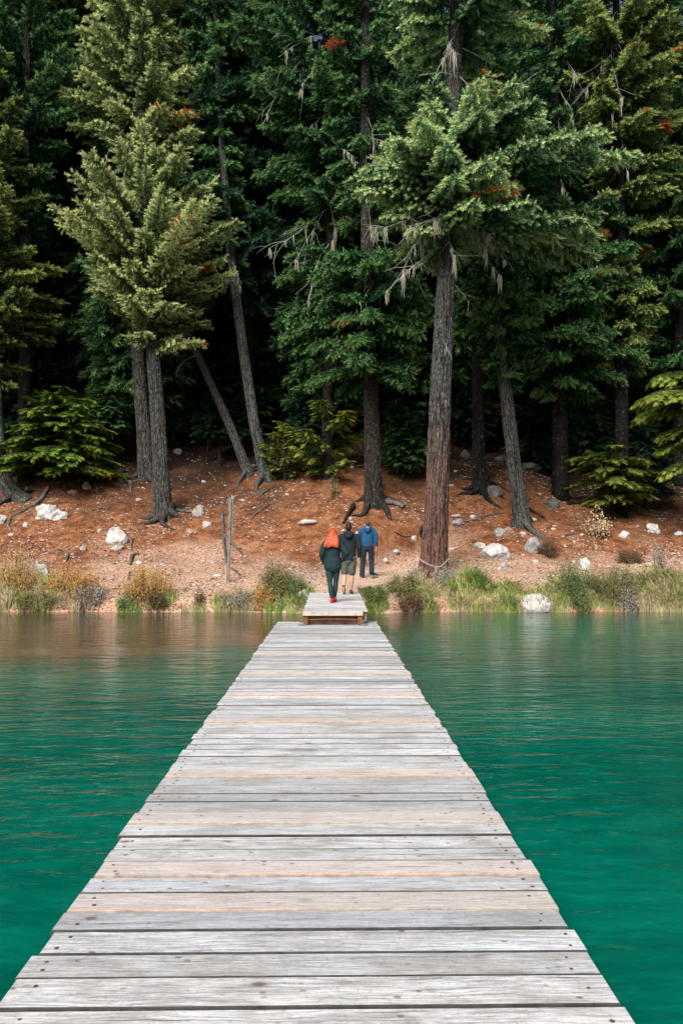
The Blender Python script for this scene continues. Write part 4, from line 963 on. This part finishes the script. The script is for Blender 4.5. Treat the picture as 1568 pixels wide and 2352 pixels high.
# ------------------------------------------------------------------ chain round the huge fir
ch = MB(); bp = np.array(big.location); M_CH = mat_simple('pale_chain', (.50, .53, .53), .6, .4, .2, 20, .2, metal=.3)
def link_ring(mb, p, d, r=.020, w=.0045, flip=0):
    d = nrm(np.array(d)); s_ = nrm(np.cross(d, np.array([0, 1., 0.])) if not flip else np.array([0, 1., 0.])); a = np.arange(9)*2*math.pi/8
    mb.tube([np.array(p)+d*math.cos(t)*r*1.5+s_*math.sin(t)*r for t in a], w, 5, cap=False)
def chain_path(pts):
    P = np.array(pts); seg = np.concatenate([[0], np.cumsum(np.linalg.norm(np.diff(P, axis=0), axis=1))]); s = np.arange(0, seg[-1], .042)
    Q = np.stack([np.interp(s, seg, P[:, i]) for i in range(3)], 1)
    for i in range(len(Q)-1): link_ring(ch, Q[i], Q[i+1]-Q[i], flip=i % 2)
pa = [at(x_, y_, 23.7-dd)-bp for x_, y_, dd in [(958, 1279, .15), (968, 1288, .38), (982, 1296, .50), (1000, 1302, .55), (1012, 1301, .52), (1022, 1292, .40), (1032, 1281, .12)]]
chain_path(pa); chain_path([at(x_, y_, 23.7-dd)-bp for x_, y_, dd in [(1003, 1303, .56), (997, 1314, .60), (990, 1325, .7)]])
tag(ch.build('chain', M_CH, loc=tuple(bp)), 'pale chain looped low round the huge fir trunk', 'chain')

# ------------------------------------------------------------------ shore plants
def px2x(px, d=21.8): return (px-784)*d/1900
M_GRASS = mat_attr('grass_blades', [(0, (.36, .28, .18)), (.25, (.44, .39, .20)), (.5, (.30, .33, .10)), (.75, (.14, .24, .045)), (1, (.05, .11, .02))], scale=6)
def blades(x, y, hgt, rng, lean=.5, wid=.0095):
    n = len(x); z = height(x, y); a = rng.random(n)*6.28; ln = lean*(.3+rng.random(n))*hgt
    d = np.stack([np.cos(a), np.sin(a), 0*a], -1); pw = np.stack([-np.sin(a), np.cos(a), 0*a], -1)
    # keep the blade's face roughly towards the open lake
    pw = nrm(pw*.4+np.array([1.0, 0, 0])); wd = (wid*(.6+.9*rng.random(n)))[:, None]
    p = np.stack([x, y, z-.03], -1); q = p+d*(ln*.3)[:, None]+np.array([0, 0, 1.])*(hgt*.62)[:, None]; t = p+d*ln[:, None]+np.array([0, 0, 1.])*(hgt*(1-.35*rng.random(n)))[:, None]
    A = np.stack([p-pw*wd, p+pw*wd, q+pw*wd*.8], 1); B = np.stack([p-pw*wd, q+pw*wd*.8, q-pw*wd*.8], 1); Cc = np.stack([q-pw*wd*.8, q+pw*wd*.8, t], 1)
    return np.stack([A, B, Cc], 1)
GP = []; GC = []
def grass_patch(x0, x1, n, h, tone, ty=(-.05, .75), seed=1, lean=.5, wid=.0095, tsd=.26):
    rng = np.random.default_rng(seed); nt = max(3, n//45)
    tx = rng.uniform(px2x(x0), px2x(x1), nt); tx = tx[vnoise(tx*1.9, tx*0, seed=51) > .30]; nt = len(tx); tt = rng.uniform(ty[0], ty[1], nt); k = rng.integers(0, nt, n)
    x = tx[k]+rng.normal(size=n)*.06; y = shore_y(x)+tt[k]+rng.normal(size=n)*.05
    th = h*(.55+.6*rng.random(nt))[k]*(.6+.5*rng.random(n)); tone_ = tone+(rng.normal(size=nt)*tsd)[k]+.30*(rng.random(n)-.5)
    GP.append(blades(x, y, th, rng, lean, wid)); GC.append(np.clip(tone_, 0, 1))
for a in [(-30, 110, 1300, .62, .18, (0, 1.3), 1), (-20, 240, 1000, .36, .15, (-.08, .6), 2, .9), (60, 130, 500, .36, .45, (-.05, .3), 3), (120, 230, 500, .40, .12, (.0, .8), 4), (285, 400, 700, .30, .60, (-.08, .25), 5),
          (430, 480, 260, .22, .45, (-.05, .2), 6), (505, 600, 900, .34, .18, (-.08, .4), 7, .9), (590, 705, 1200, .40, .68, (-.05, .5), 8, .8), (640, 715, 700, .42, .5, (.0, .8), 9),
          (832, 960, 1300, .34, .62, (-.05, .6), 10, .8), (940, 1060, 700, .5, .12, (.3, 1.5), 11), (965, 1195, 3800, .42, .42, (-.12, .95), 12, .9), (1060, 1125, 800, .72, .78, (.35, 1.0), 13), (1140, 1200, 700, .36, .5, (-.05, .5), 14),
          (1215, 1290, 1300, .50, .48, (-.08, .6), 15, .8), (1270, 1460, 1900, .38, .30, (-.08, .6), 16, .8), (1450, 1590, 3600, .66, .32, (-.08, .9), 17, .8), (1480, 1600, 900, .7, .2, (-.08, .3), 18, .6), (1590, 1900, 2200, .5, .4, (-.05, .8), 19), (-400, -20, 2200, .5, .3, (-.05, .9), 20)]:
    nm = a[:6]; sd = a[6]; ln = a[7] if len(a) > 7 else .55; nm = (nm[0], nm[1], int(nm[2]*.8), nm[3]*1.12, nm[4]-.06, nm[5])
    grass_patch(*nm, seed=sd+900, lean=ln)
V = np.concatenate(GP).reshape(-1, 3, 3)
tag(tri_mesh('grass', V, np.repeat(np.concatenate(GC), 3), M_GRASS), 'tufts of green and straw-coloured grass along the waterline', kind='stuff')

rng = np.random.default_rng(77); n = 5200; x = rng.uniform(-13, 13, n); cl = vnoise(x*1.4, x*0, seed=78); ok = rng.random(n) < sstep(cl, .35, .75)+.06; x = x[ok]; n = len(x)
y = shore_y(x)+.02+.16*rng.random(n); z = height(x, y)+.012; a = rng.random(n)*6.28; l = .02+.05*rng.random(n)
d = np.stack([np.cos(a), np.sin(a)*.6, .3*rng.random(n)], -1)*l[:, None]; q = np.stack([-np.sin(a), np.cos(a)*.5, .5+0*a], -1)*l[:, None]*.35; P0 = np.stack([x, y, z], -1)
tag(tri_mesh('shore_litter', np.stack([P0-d-q, P0-d*.3+q, P0+d], 1), rng.random(n), mat_attr('shore_leaves', [(0, (.06, .025, .015)), (.4, (.30, .09, .03)), (.8, (.50, .18, .06)), (1, (.55, .42, .30))])), 'orange leaf litter and bark washed up along the waterline', kind='stuff')
def leafmat(name, cols): return mat_attr(name, [(i/(len(cols)-1), c) for i, c in enumerate(cols)], scale=9)
LM = {'rust': leafmat('shrub_rust', [(.12, .05, .02), (.42, .17, .05), (.52, .31, .10), (.36, .32, .11)]), 'olive': leafmat('shrub_olive', [(.03, .04, .015), (.085, .10, .035), (.20, .19, .08), (.34, .26, .13)]),
      'green': leafmat('shrub_green', [(.015, .035, .012), (.05, .10, .035), (.13, .19, .07), (.30, .30, .12)]), 'brown': leafmat('shrub_brown', [(.03, .018, .012), (.07, .04, .025), (.13, .08, .05), (.18, .13, .08)]),
      'grey': leafmat('shrub_grey', [(.07, .06, .05), (.20, .17, .14), (.34, .30, .25), (.42, .37, .30)]), 'gold': leafmat('shrub_gold', [(.30, .18, .08), (.50, .36, .18), (.62, .50, .30), (.66, .54, .40)])}
def shrub(px0, px1, top, base_py, label, kind, nleaf, seed, t=None, leaf=.032, dep=.45, name='shrub', mixk=None, sprawl=.8):
    rng = np.random.default_rng(seed); cx = (px0+px1)/2
    if t is not None: x = px2x(cx); p = np.array([x, float(shore_y(x))+t, 0.0]); p[2] = H(p[0], p[1])
    else: p = G(cx, base_py)
    k = p[1]/1900; w = (px1-px0)*k/2; h = (CAMZ-(top-1262)/1900*p[1])-p[2]; h = max(h, .15)
    root = empty(name, tuple(p)); tag(root, label, 'shrub')
    stems = MB(); O = []
    ns = max(12, int(34*w/.5))
    for i in range(ns):
        a = rng.random()*6.28; rr = math.sqrt(rng.random()); bx, by = math.cos(a)*rr*w*sprawl*.8, math.sin(a)*rr*dep*sprawl
        tx, ty = math.cos(a)*rr*w, math.sin(a)*rr*dep; th = h*(1-.5*rr*rr)*(.40+.65*rng.random())*(1.35 if rng.random() < .13 else 1)
        bz = H(p[0]+bx, p[1]+by)-p[2]-.03
        q = np.array([[bx, by, bz], [(bx+tx)/2+.04*rng.normal(), (by+ty)/2, bz+(th-bz)*.55], [tx, ty, th]]); s = np.linspace(0, 1, 8)
        Q = np.stack([np.interp(s, [0, .5, 1], q[:, j]) for j in range(3)], 1)+rng.normal(size=(8, 3))*.012
        stems.tube(Q, np.linspace(.007, .002, 8), 4, col=.3)
        m = max(6, int(nleaf*1.5)//ns); u = rng.random(m)**.75
        O.append(np.stack([np.interp(u, s, Q[:, j]) for j in range(3)], 1)+rng.normal(size=(m, 3))*(.05+.03*h))
    stems.build('stems', BARK_DARK, root)
    O = np.concatenate(O); n = len(O); D = nrm(rng.normal(size=(n, 3))+np.array([0, -.2, .5])); U = nrm(np.cross(D, rng.normal(size=(n, 3)))); l = leaf*(.6+.8*rng.random(n))[:, None]
    V = np.stack([O-U*l*.12, O+D*l*.5-U*l*.33, O+D*l, O+D*l*.5+U*l*.33], 1)
    tone = np.clip(.25+.55*fbm(O[:, 0]*5+seed, O[:, 2]*5, O[:, 1]*5, seed)+.45*(rng.random(n)-.5)+.1, 0, 1)
    tri_mesh('leaves', V, tone, LM[kind], root, nv=4)
    return root
shrub(105, 232, 1292, 0, 'orange-brown shrub on the left shore beside the tall dry grass', 'rust', 5200, 1, t=.45)
shrub(-20, 90, 1275, 0, 'rusty and yellow shrub in tall dry grass in the lower left corner of the bank', 'rust', 3200, 2, t=.6)
shrub(285, 402, 1288, 0, 'rounded orange shrub standing alone above a green grass tuft on the left shore', 'rust', 5600, 3, t=.35)
shrub(0, 60, 1235, 0, 'tall yellowish dry shrub at the far left edge behind the rusty one', 'gold', 1500, 31, t=1.1)
shrub(175, 262, 1330, 0, 'low straw-coloured shrub right of the orange-brown shrub on the left shore', 'grey', 2600, 32, t=.15, dep=.3)
shrub(60, 150, 1345, 0, 'dark olive low growth at the waterline in front of the orange-brown shrub', 'olive', 2600, 33, t=.02, dep=.25)
shrub(330, 400, 1350, 0, 'brown undergrowth in front of the rounded orange shrub', 'brown', 1400, 34, t=.1, dep=.25)
shrub(515, 590, 1352, 0, 'low grey-green scrub at the waterline left of the gangway shrubs', 'grey', 2200, 35, t=.1, dep=.25)
shrub(590, 640, 1335, 0, 'low rust-leaved shrub between the grey-green scrub and the olive shrub', 'rust', 1800, 36, t=.2, dep=.25)
shrub(900, 965, 1358, 0, 'dark grey scrub at the waterline below the huge fir', 'brown', 2600, 37, t=.05, dep=.25)
shrub(1290, 1345, 1345, 0, 'dark green growth at the waterline below the shrub with yellow leaves', 'green', 2200, 38, t=.02, dep=.25)
shrub(283, 330, 1355, 0, 'small bluish-green plant at the left foot of the rounded orange shrub', 'green', 1500, 4, t=.12, dep=.3)
shrub(588, 684, 1284, 0, 'shrub with olive and rusty leaves left of the gangway', 'olive', 7200, 5, t=.45)
shrub(630, 712, 1318, 0, 'low green shrub touching the left side of the gangway', 'green', 3600, 6, t=.5)
shrub(832, 900, 1345, 0, 'low olive shrub right against the gangway', 'green', 2600, 7, t=.35)
shrub(880, 962, 1318, 0, 'dark olive shrub left of the huge fir base', 'olive', 4600, 8, t=.55)
shrub(940, 985, 1300, 0, 'grey brittle shrub on the left of the huge fir base', 'grey', 1800, 9, t=1.5, dep=.35)
shrub(1005, 1060, 1296, 0, 'grey brittle shrub on the right of the huge fir base', 'grey', 2000, 10, t=1.35, dep=.35)
shrub(1075, 1130, 1296, 0, 'pale dry bush behind the tall green grass', 'grey', 1300, 11, t=1.0, dep=.35)
shrub(1255, 1365, 1283, 0, 'dark green shrub with yellow leaves in front of the pale upright rock', 'green', 8200, 12, t=.45)
shrub(1345, 1460, 1296, 0, 'wide olive shrub on the right shore beside the pale grass', 'olive', 8400, 13, t=.4)
shrub(1395, 1450, 1350, 0, 'greyish low shrub at the waterline on the right', 'grey', 2200, 14, t=.1, dep=.3)
shrub(1237, 1279, 1234, 1276, 'dark brown dead shrub leaning on the dark grey boulder', 'brown', 2600, 15, dep=.3)
shrub(1408, 1482, 1256, 1292, 'low dark shrub above the pale grass at the right', 'brown', 2200, 16, dep=.35)
shrub(1345, 1410, 1165, 1236, 'sparse golden-leaved sapling below the right-hand young fir', 'gold', 420, 17, leaf=.06, dep=.3)
shrub(1495, 1530, 1212, 1316, 'tall thin pale weed near the right edge', 'grey', 700, 18, dep=.2, name='weed')
shrub(755, 775, 1082, 1140, 'small pale twiggy plant above the walkers', 'olive', 500, 19, dep=.3)
shrub(448, 468, 1352, 1392, 'tiny dark brown tuft at the waterline left of the post', 'brown', 500, 20, dep=.2)
# ------------------------------------------------------------------ people (each faces +Y, feet at z 0)
def fused(name, parts, mat, parent, voxel=.01, smooth=4, tri=None):
    """parts: list of (points, radii, [ellipse multipliers]) tubes with round ends, merged into one continuous surface"""
    mb = MB()
    for p in parts:
        P = np.array(p[0], float); r = np.array(p[1], float)*np.ones(len(P)); e = np.array(p[2], float) if len(p) > 2 and p[2] is not None else np.ones((len(P), 2))
        if e.ndim == 1: e = np.tile(e, (len(P), 1))
        # smooth resample
        seg = np.concatenate([[0], np.cumsum(np.linalg.norm(np.diff(P, axis=0), axis=1))]); n = max(6, int(seg[-1]/.02)); s = np.linspace(0, seg[-1], n)
        I = lambda c: np.interp(s, seg, c)
        Q = np.stack([I(P[:, i]) for i in range(3)], 1); rr = I(r); ee = np.stack([I(e[:, 0]), I(e[:, 1])], 1)
        t0 = nrm(Q[0]-Q[1]); t1 = nrm(Q[-1]-Q[-2]); cap = [.35, .7, .93]
        A0 = [Q[0]+t0*rr[0]*.8*c for c in cap[::-1]]; B0 = [Q[-1]+t1*rr[-1]*.8*c for c in cap]
        k0 = [math.sqrt(1-c*c) for c in cap[::-1]]; k1 = [math.sqrt(1-c*c) for c in cap]
        Q = np.concatenate([A0, Q, B0]); rr = np.concatenate([rr[0]*np.array(k0), rr, rr[-1]*np.array(k1)]); ee = np.concatenate([np.tile(ee[0], (3, 1)), ee, np.tile(ee[-1], (3, 1))])
        mb.tube(Q, rr, 18, ell=ee)
    o = mb.build(name, mat)
    m = o.modifiers.new('r', 'REMESH'); m.mode = 'VOXEL'; m.voxel_size = voxel; m.use_smooth_shade = True
    if smooth: k = o.modifiers.new('s', 'SMOOTH'); k.iterations = smooth; k.factor = .5
    bpy.context.view_layer.update()
    me = bpy.data.meshes.new_from_object(o.evaluated_get(bpy.context.evaluated_depsgraph_get()))
    me.name = name; bpy.data.objects.remove(o); me.materials.clear(); me.materials.append(mat)
    me.polygons.foreach_set('use_smooth', np.ones(len(me.polygons), bool))
    return link(name, me, parent)
def cloth(name, col, rough=.85, fold=14, var=.35, bd=.02):
    m = NT(name, rough, .25); o = m.obj()
    n1 = m.noise(m.mapv(o, (1, 1, .6)), fold, 4, .6, .8); n2 = m.noise(o, 3, 2)
    a = m.mix(m.ramp(n1, [(.3, 0.0), (.7, 1.0)]), tuple(c*(1-var) for c in col), tuple(c*(1+var) for c in col))
    return m.out(a, m.bump(m.math('ADD', n1, m.math('MULTIPLY', n2, 1.5)), .9, bd))
SKIN = mat_simple('skin', (.48, .27, .19), .55, .4, .12, 20, .1)
def hand(parts, w, d, side, curl=.5):
    """palm, four unequal fingers and a thumb from the wrist w along d"""
    d = nrm(np.array(d, float)); x = np.array([0, 1., 0]); n_ = nrm(np.cross(d, x)); x = np.cross(n_, d)   # x: across the palm
    parts.append(([w, w+d*.045, w+d*.085], [.024, .034, .033], (1.0, .5) if abs(n_[0]) < .5 else (.5, 1.0)))
    inw = -side*nrm(np.array([1., 0, 0])-d*d[0])
    for i, (off, L) in enumerate([(-.028, .062), (-.009, .074), (.010, .070), (.028, .054)]):
        b = w+d*.088-x*off; m1 = b+d*L*.5+inw*L*.12*curl; m2 = m1+d*L*.32+inw*L*.35*curl; t = m2+d*L*.12+inw*L*.4*curl
        parts.append(([b, m1, m2, t], [.0092, .0088, .008, .0068]))
    b = w+d*.035+x*.028; parts.append(([b, b+x*.022+d*.025, b+x*.026+d*.055+inw*.01], [.012, .0105, .0085]))
def head(parts, c, yaw=0.0, tilt=0.0, s=1.0):
    """c: centre of the skull; the face looks towards +Y turned by yaw"""
    fx, fy = math.sin(yaw), math.cos(yaw); f = np.array([fx, fy, -tilt]); rt = np.array([fy, -fx, 0]); up = np.array([0, 0, 1.])
    P = lambda a, b, z: np.array(c)+(rt*a+f*b+up*z)*s
    e = (1.0, 1.0)
    parts.append(([P(0, -.02, .035), P(0, -.012, .0), P(0, .0, -.03)], np.array([.074, .082, .066])*s, e))
    parts.append(([P(0, .02, .03), P(0, .03, -.02), P(0, .045, -.075)], np.array([.070, .062, .040])*s, e))     # face and jaw
    parts.append(([P(0, .092, .012), P(0, .107, -.022)], np.array([.009, .015])*s)); parts.append(([P(-.02, .088, -.052), P(.02, .088, -.052)], [.008*s, .008*s]))   # nose, lips
    for sg in (-1, 1):
        parts.append(([P(sg*.080, -.002, .018), P(sg*.084, -.008, -.0), P(sg*.079, -.002, -.024)], np.array([.014, .013, .009])*s, (.6, 1.1)))
        parts.append(([P(sg*.03, .080, .03), P(sg*.032, .081, .031)], [.010*s, .010*s]))
    return P
def shoe(name, heel, toe, mat, sole, parent, up=(0, 0, 1), w=.046):
    heel = np.array(heel, float); toe = np.array(toe, float); up = nrm(np.array(up, float)); d = toe-heel
    o = fused(name, [([heel+up*.045, heel+d*.35+up*.048, heel+d*.7+up*.038, heel+d+up*.03], [.036, .040, .042, .030], (1.05, .95)), ([heel+up*.05, heel+up*.085+d*.08], [.036, .036])], mat, parent, .008, 3)
    fused('sole', [([heel+up*.012, heel+d*.4+up*.012, heel+d*.75+up*.012, heel+d*1.03+up*.014], [.034, .036, .043, .030], (1.05, .40) if up[2] > .8 else (1.05, .5))], sole, o, .007, 2)
    return o

def deck_z(y): return za+math.tan(sl)*(y-f0[1])+.001
def woman():
    p = at(765, 1384, 17.85); root = empty('person', (p[0]-.01, 17.85, deck_z(17.85)), 0.0); root.scale = (.97, .97, .97); tag(root, 'woman with long orange hair, dark jacket, leggings and red shoes on the gangway', 'person')
    L = [np.array([-.085, 0, .86]), np.array([-.065, .02, .47]), np.array([-.022, -.02, .10])]; Rr = [np.array([.085, 0, .86]), np.array([.070, .09, .48]), np.array([.040, .16, .11])]
    B = []
    B.append(([(0, 0, .86), (0, 0, 1.0), (0, .01, 1.14), (0, .01, 1.30), (0, 0, 1.37)], [.135, .115, .12, .12, .06], [(1.1, .8), (1.0, .75), (1.1, .75), (1.2, .7), (1, .9)]))
    B.append(([(0, 0, 1.36), (0, .012, 1.45)], [.048, .046])); head(B, (0, .02, 1.535), .15, 0, .96)
    for q in (L, Rr): B.append((q, [.082, .050, .034])); B.append(([q[2], q[2]+np.array([0, .02, -.05]), q[2]+np.array([0, .1, -.07])], [.032, .030, .026]))
    for sg, el, wr in ((-1, (-.235, -.03, 1.08), (-.215, .10, .89)), (1, (.30, -.06, 1.10), (.20, .09, .93))):
        sh = np.array([sg*.165, 0, 1.32]); B.append(([sh, el, wr], [.046, .036, .025])); hand(B, np.array(wr), np.array([-sg*.3, .5, -.8]), sg)
    fused('body', B, SKIN, root, .0065, 3)
    J = [([(0, 0, .80), (0, 0, .90), (0, .005, 1.02), (0, .01, 1.15), (0, .01, 1.27), (0, 0, 1.35), (0, 0, 1.40)], [.185, .182, .160, .168, .172, .135, .085], [(1.08, .78), (1.06, .78), (1.0, .78), (1.05, .78), (1.1, .72), (1.15, .75), (1, .9)])]
    for sg, el, wr in ((-1, (-.245, -.03, 1.08), (-.205, .08, .90)), (1, (.315, -.06, 1.10), (.20, .07, .94))):
        J.append(([(sg*.15, 0, 1.32), (sg*.20, -.01, 1.24), el, wr], [.07, .068, .062, .048]))
    J.append(([(-.08, -.07, 1.36), (0, -.09, 1.31), (.08, -.07, 1.36)], [.05, .055, .05]))
    J.append(([(-.17, -.02, .80), (0, -.03, .785), (.17, -.02, .80)], [.03, .035, .03], (1, 1.9)))
    fused('jacket', J, cloth('jacket_dark_teal', (.010, .026, .030)), root, .012, 5)
    T = [([(0, 0, .80), (0, 0, .90)], [.17, .165], (1.0, .75))]
    for q in (L, Rr): T.append(([q[0]-np.array([0, 0, .0]), (q[0]+q[1])/2, q[1], (q[1]+q[2])/2+np.array([0, -.015, 0]), q[2]+np.array([0, 0, .01])], [.098, .082, .058, .056, .040]))
    fused('leggings', T, cloth('leggings_teal', (.014, .042, .044), fold=9, var=.2, bd=.008), root, .010, 4)
    Hh = [([(0, .01, 1.585), (0, -.01, 1.56), (0, -.045, 1.50), (-.01, -.075, 1.42), (-.02, -.115, 1.32)], [.080, .090, .090, .088, .06], (1.05, .9))]
    for (a, b, c, d) in [(-.09, -.13, -.185, 1.23), (-.06, -.09, -.12, 1.21), (-.02, -.03, -.05, 1.25), (.03, .05, .04, 1.25), (.07, .09, .085, 1.21), (-.10, -.155, -.19, 1.24), (.05, .07, .03, 1.24), (.09, .10, .10, 1.25), (0, .01, .02, 1.27), (.015, .03, .06, 1.24)]:
        Hh.append(([(a*.7, -.05, 1.50), (a, -.10, 1.42), (b, -.15, 1.30), ((b+c)/2+.015*math.sin(a*90), -.165, 1.24), (c, -.15, d)], [.05, .05, .040, .030, .012]))
    m = NT('hair_orange', .5, .5); o = m.obj(); n1 = m.noise(m.mapv(o, (1, 1, .18)), 55, 4, .6, 1.2)
    hm = m.out(m.mix(m.ramp(n1, [(.3, 0.0), (.7, 1.0)]), (.09, .012, .003), (.62, .088, .008)), m.bump(n1, .9, .012))
    fused('hair', Hh, hm, root, .010, 2)
    red = mat_simple('shoe_red', (.50, .025, .03), .6, .3, .3, 25); so = mat_simple('shoe_sole_dark', (.06, .03, .035), .8)
    shoe('shoe', (-.028, -.05, .0), (-.02, .17, .0), red, so, root); shoe('shoe', (.045, .12, .015), (.055, .33, .0), red, so, root)
woman()

def man():
    p = at(800, 1366, 20.25); root = empty('person', (p[0], 20.25, deck_z(20.25)), 0.0); tag(root, 'dark-haired man in dark hooded jacket and grey-green shorts stepping off the gangway', 'person')
    L = [np.array([-.09, 0, .90]), np.array([-.10, .06, .50]), np.array([-.115, -.13, .155])]; Rr = [np.array([.09, 0, .90]), np.array([.085, .05, .49]), np.array([.055, .08, .09])]
    B = [([(0, 0, .90), (0, 0, 1.05), (0, .01, 1.2), (0, .01, 1.40), (0, 0, 1.47)], [.14, .13, .14, .15, .07], [(1.1, .78), (1.05, .75), (1.1, .72), (1.25, .68), (1, .9)])]
    B.append(([(0, 0, 1.44), (0, .012, 1.55)], [.058, .054])); head(B, (0, .02, 1.635), .3)
    for q in (L, Rr): B.append(([q[0], (q[0]+q[1])/2, q[1], q[1]*.6+q[2]*.4+np.array([0, -.02, 0]), q[2]], [.09, .075, .054, .058, .036]))
    B.append(([L[2], L[2]+np.array([0, .04, -.06]), L[2]+np.array([0, .10, -.10])], [.035, .035, .028])); B.append(([Rr[2], Rr[2]+np.array([0, .02, -.04]), Rr[2]+np.array([.01, .12, -.06])], [.035, .035, .028]))
    arms = ((-1, (-.27, -.04, 1.17), (-.25, .06, .93)), (1, (.265, -.03, 1.17), (.255, .03, .91)))
    for sg, el, wr in arms: B.append(([(sg*.185, 0, 1.42), el, wr], [.055, .042, .028])); hand(B, np.array(wr), np.array([-.1*sg, .12, -1.]), sg, .9)
    fused('body', B, SKIN, root, .0065, 3)
    J = [([(0, 0, .85), (0, 0, .97), (0, .005, 1.15), (0, .01, 1.32), (0, .005, 1.42), (0, 0, 1.50)], [.172, .17, .17, .182, .165, .09], [(1.1, .74), (1.08, .74), (1.08, .74), (1.18, .70), (1.25, .70), (1, .9)])]
    for sg, el, wr in arms: J.append(([(sg*.17, 0, 1.42), (sg*.23, -.01, 1.34), el, (wr[0], wr[1], wr[2]+.02)], [.075, .074, .065, .048]))
    J.append(([(-.09, -.09, 1.50), (-.05, -.13, 1.44), (0, -.15, 1.40), (.05, -.13, 1.44), (.09, -.09, 1.50)], [.045, .055, .065, .055, .045]))
    fused('jacket', J, cloth('jacket_navy_green', (.009, .016, .021)), root, .012, 4)
    S = [([(0, 0, .84), (0, 0, .94)], [.17, .165], (1.05, .74))]
    for q in (L, Rr): k = (q[0]*.08+q[1]*.92); S.append(([q[0], (q[0]+k)/2, k], [.105, .102, .092]))
    fused('shorts', S, cloth('shorts_olive_grey', (.085, .088, .072)), root, .011, 4)
    m = cloth('hair_dark_brown', (.030, .018, .014), .7, 60, .5, .01)
    fused('hair', [([(0, -.03, 1.70), (0, -.025, 1.665), (0, -.035, 1.61), (0, -.03, 1.575)], [.072, .090, .076, .050], (1.02, 1.0)), ([(0, .03, 1.705), (0, .07, 1.70)], [.072, .05], (1.0, 1.0))], m, root, .008, 1)
    fused('collar', [([(-.05, -.04, 1.50), (0, -.068, 1.505), (.05, -.04, 1.50)], [.018, .018, .018])], mat_simple('shirt_collar', (.45, .42, .42), .8), root, .008, 1)
    dk = mat_simple('shoe_blue_black', (.03, .045, .055), .7, .3, .3, 25); so = mat_simple('sole_white', (.62, .60, .58), .8); st = mat_simple('sole_tan', (.33, .25, .20), .8)
    shoe('shoe', (-.115, -.17, .17), (-.105, .0, .012), dk, st, root, up=(0, .70, .70)); shoe('shoe', (.05, .03, .0), (.095, .29, .0), dk, so, root)
man()

def walker(px, d, yaw, label, cj=(.009, .065, .15), cl=(.09, .26, .48), cs=(.05, .075, .09), cso=(.22, .23, .23)):
    p = at(px, 1318, d); z = H(p[0], d)+.015; root = empty('person', (p[0]+.02, d, z), yaw); tag(root, label, 'person')
    L = [np.array([-.10, 0, .92]), np.array([-.13, .05, .50]), np.array([-.165, -.04, .09])]; Rr = [np.array([.09, 0, .92]), np.array([.13, .05, .52]), np.array([.12, -.16, .17])]
    B = [([(0, 0, .92), (0, 0, 1.07), (0, .01, 1.2), (0, .01, 1.42), (0, 0, 1.48)], [.14, .13, .14, .15, .07], [(1.1, .78), (1.05, .75), (1.1, .72), (1.2, .7), (1, .9)])]
    B.append(([(0, 0, 1.45), (.01, .012, 1.57)], [.058, .052])); head(B, (.015, .02, 1.65), .75)
    for q in (L, Rr): B.append((q, [.085, .055, .036])); B.append(([q[2], q[2]+np.array([.01, .03, -.05]), q[2]+np.array([.02, .10, -.07])], [.034, .032, .026]))
    arms = ((-1, (-.265, .05, 1.20), (-.17, .22, 1.05)), (1, (.265, -.03, 1.19), (.265, .02, .94)))
    for sg, el, wr in arms: B.append(([(sg*.18, 0, 1.42), el, wr], [.053, .040, .027])); hand(B, np.array(wr), np.array([.0, .15, -1.]) if sg > 0 else np.array([.3, .8, -.4]), sg, .8)
    fused('body', B, SKIN, root, .0065, 3)
    J = [([(0, 0, .99), (0, 0, 1.05), (0, .005, 1.18), (0, .01, 1.34), (0, .005, 1.43), (0, 0, 1.52)], [.160, .172, .172, .180, .165, .085], [(1.08, .78), (1.12, .78), (1.1, .76), (1.15, .72), (1.22, .72), (1, .9)])]
    for sg, el, wr in arms: J.append(([(sg*.17, 0, 1.42), (sg*.225, -.01, 1.34), el, (wr[0], wr[1], wr[2]+.03)], [.074, .072, .064, .050]))
    J.append(([(-.08, -.09, 1.50), (-.05, -.13, 1.45), (0, -.15, 1.40), (.05, -.13, 1.45), (.08, -.09, 1.50)], [.045, .055, .07, .055, .045]))
    jk = fused('jacket', J, cloth('jacket_blue', cj, fold=10, var=.3), root, .012, 4)
    fused('hood_lining', [([(-.055, -.095, 1.515), (0, -.13, 1.475), (.045, -.10, 1.515)], [.028, .036, .024])], cloth('lining_light_blue', cl, var=.15), jk, .009, 2)
    T = [([(0, 0, .90), (0, 0, 1.02)], [.155, .15], (1.08, .76))]
    for q in (L, Rr): T.append(([q[0], (q[0]+q[1])/2, q[1], (q[1]+q[2])/2, q[2]+np.array([0, -.0, -.02])], [.105, .095, .080, .078, .078], (1, .95)))
    fused('trousers', T, cloth('trousers_dark_navy', (.010, .020, .030)), root, .012, 4)
    hm = cloth('hair_short_brown', (.13, .062, .035), .8, 60, .35, .006)
    fused('hair', [([(0, -.03, 1.70), (.0, -.025, 1.68), (.005, -.04, 1.64), (0, -.03, 1.60)], [.07, .080, .070, .05])], hm, root, .008, 1)
    dk = mat_simple('shoe_slate', cs, .7, .3, .3, 25); so = mat_simple('sole_grey', cso, .8)
    shoe('shoe', (-.17, -.08, .0), (-.155, .16, .0), dk, dk, root); shoe('shoe', (.10, -.16, .07), (.30, -.04, .06), dk, so, root, up=(-.1, .35, .9))
walker(842, 24.9, 0.0, 'man in blue hooded jacket and dark trousers walking up the path')
walker(978, 26.6, -.9, 'person in dark jacket almost hidden behind the huge fir trunk', (.006, .012, .018), (.02, .03, .04), (.45, .02, .03), (.6, .58, .56))
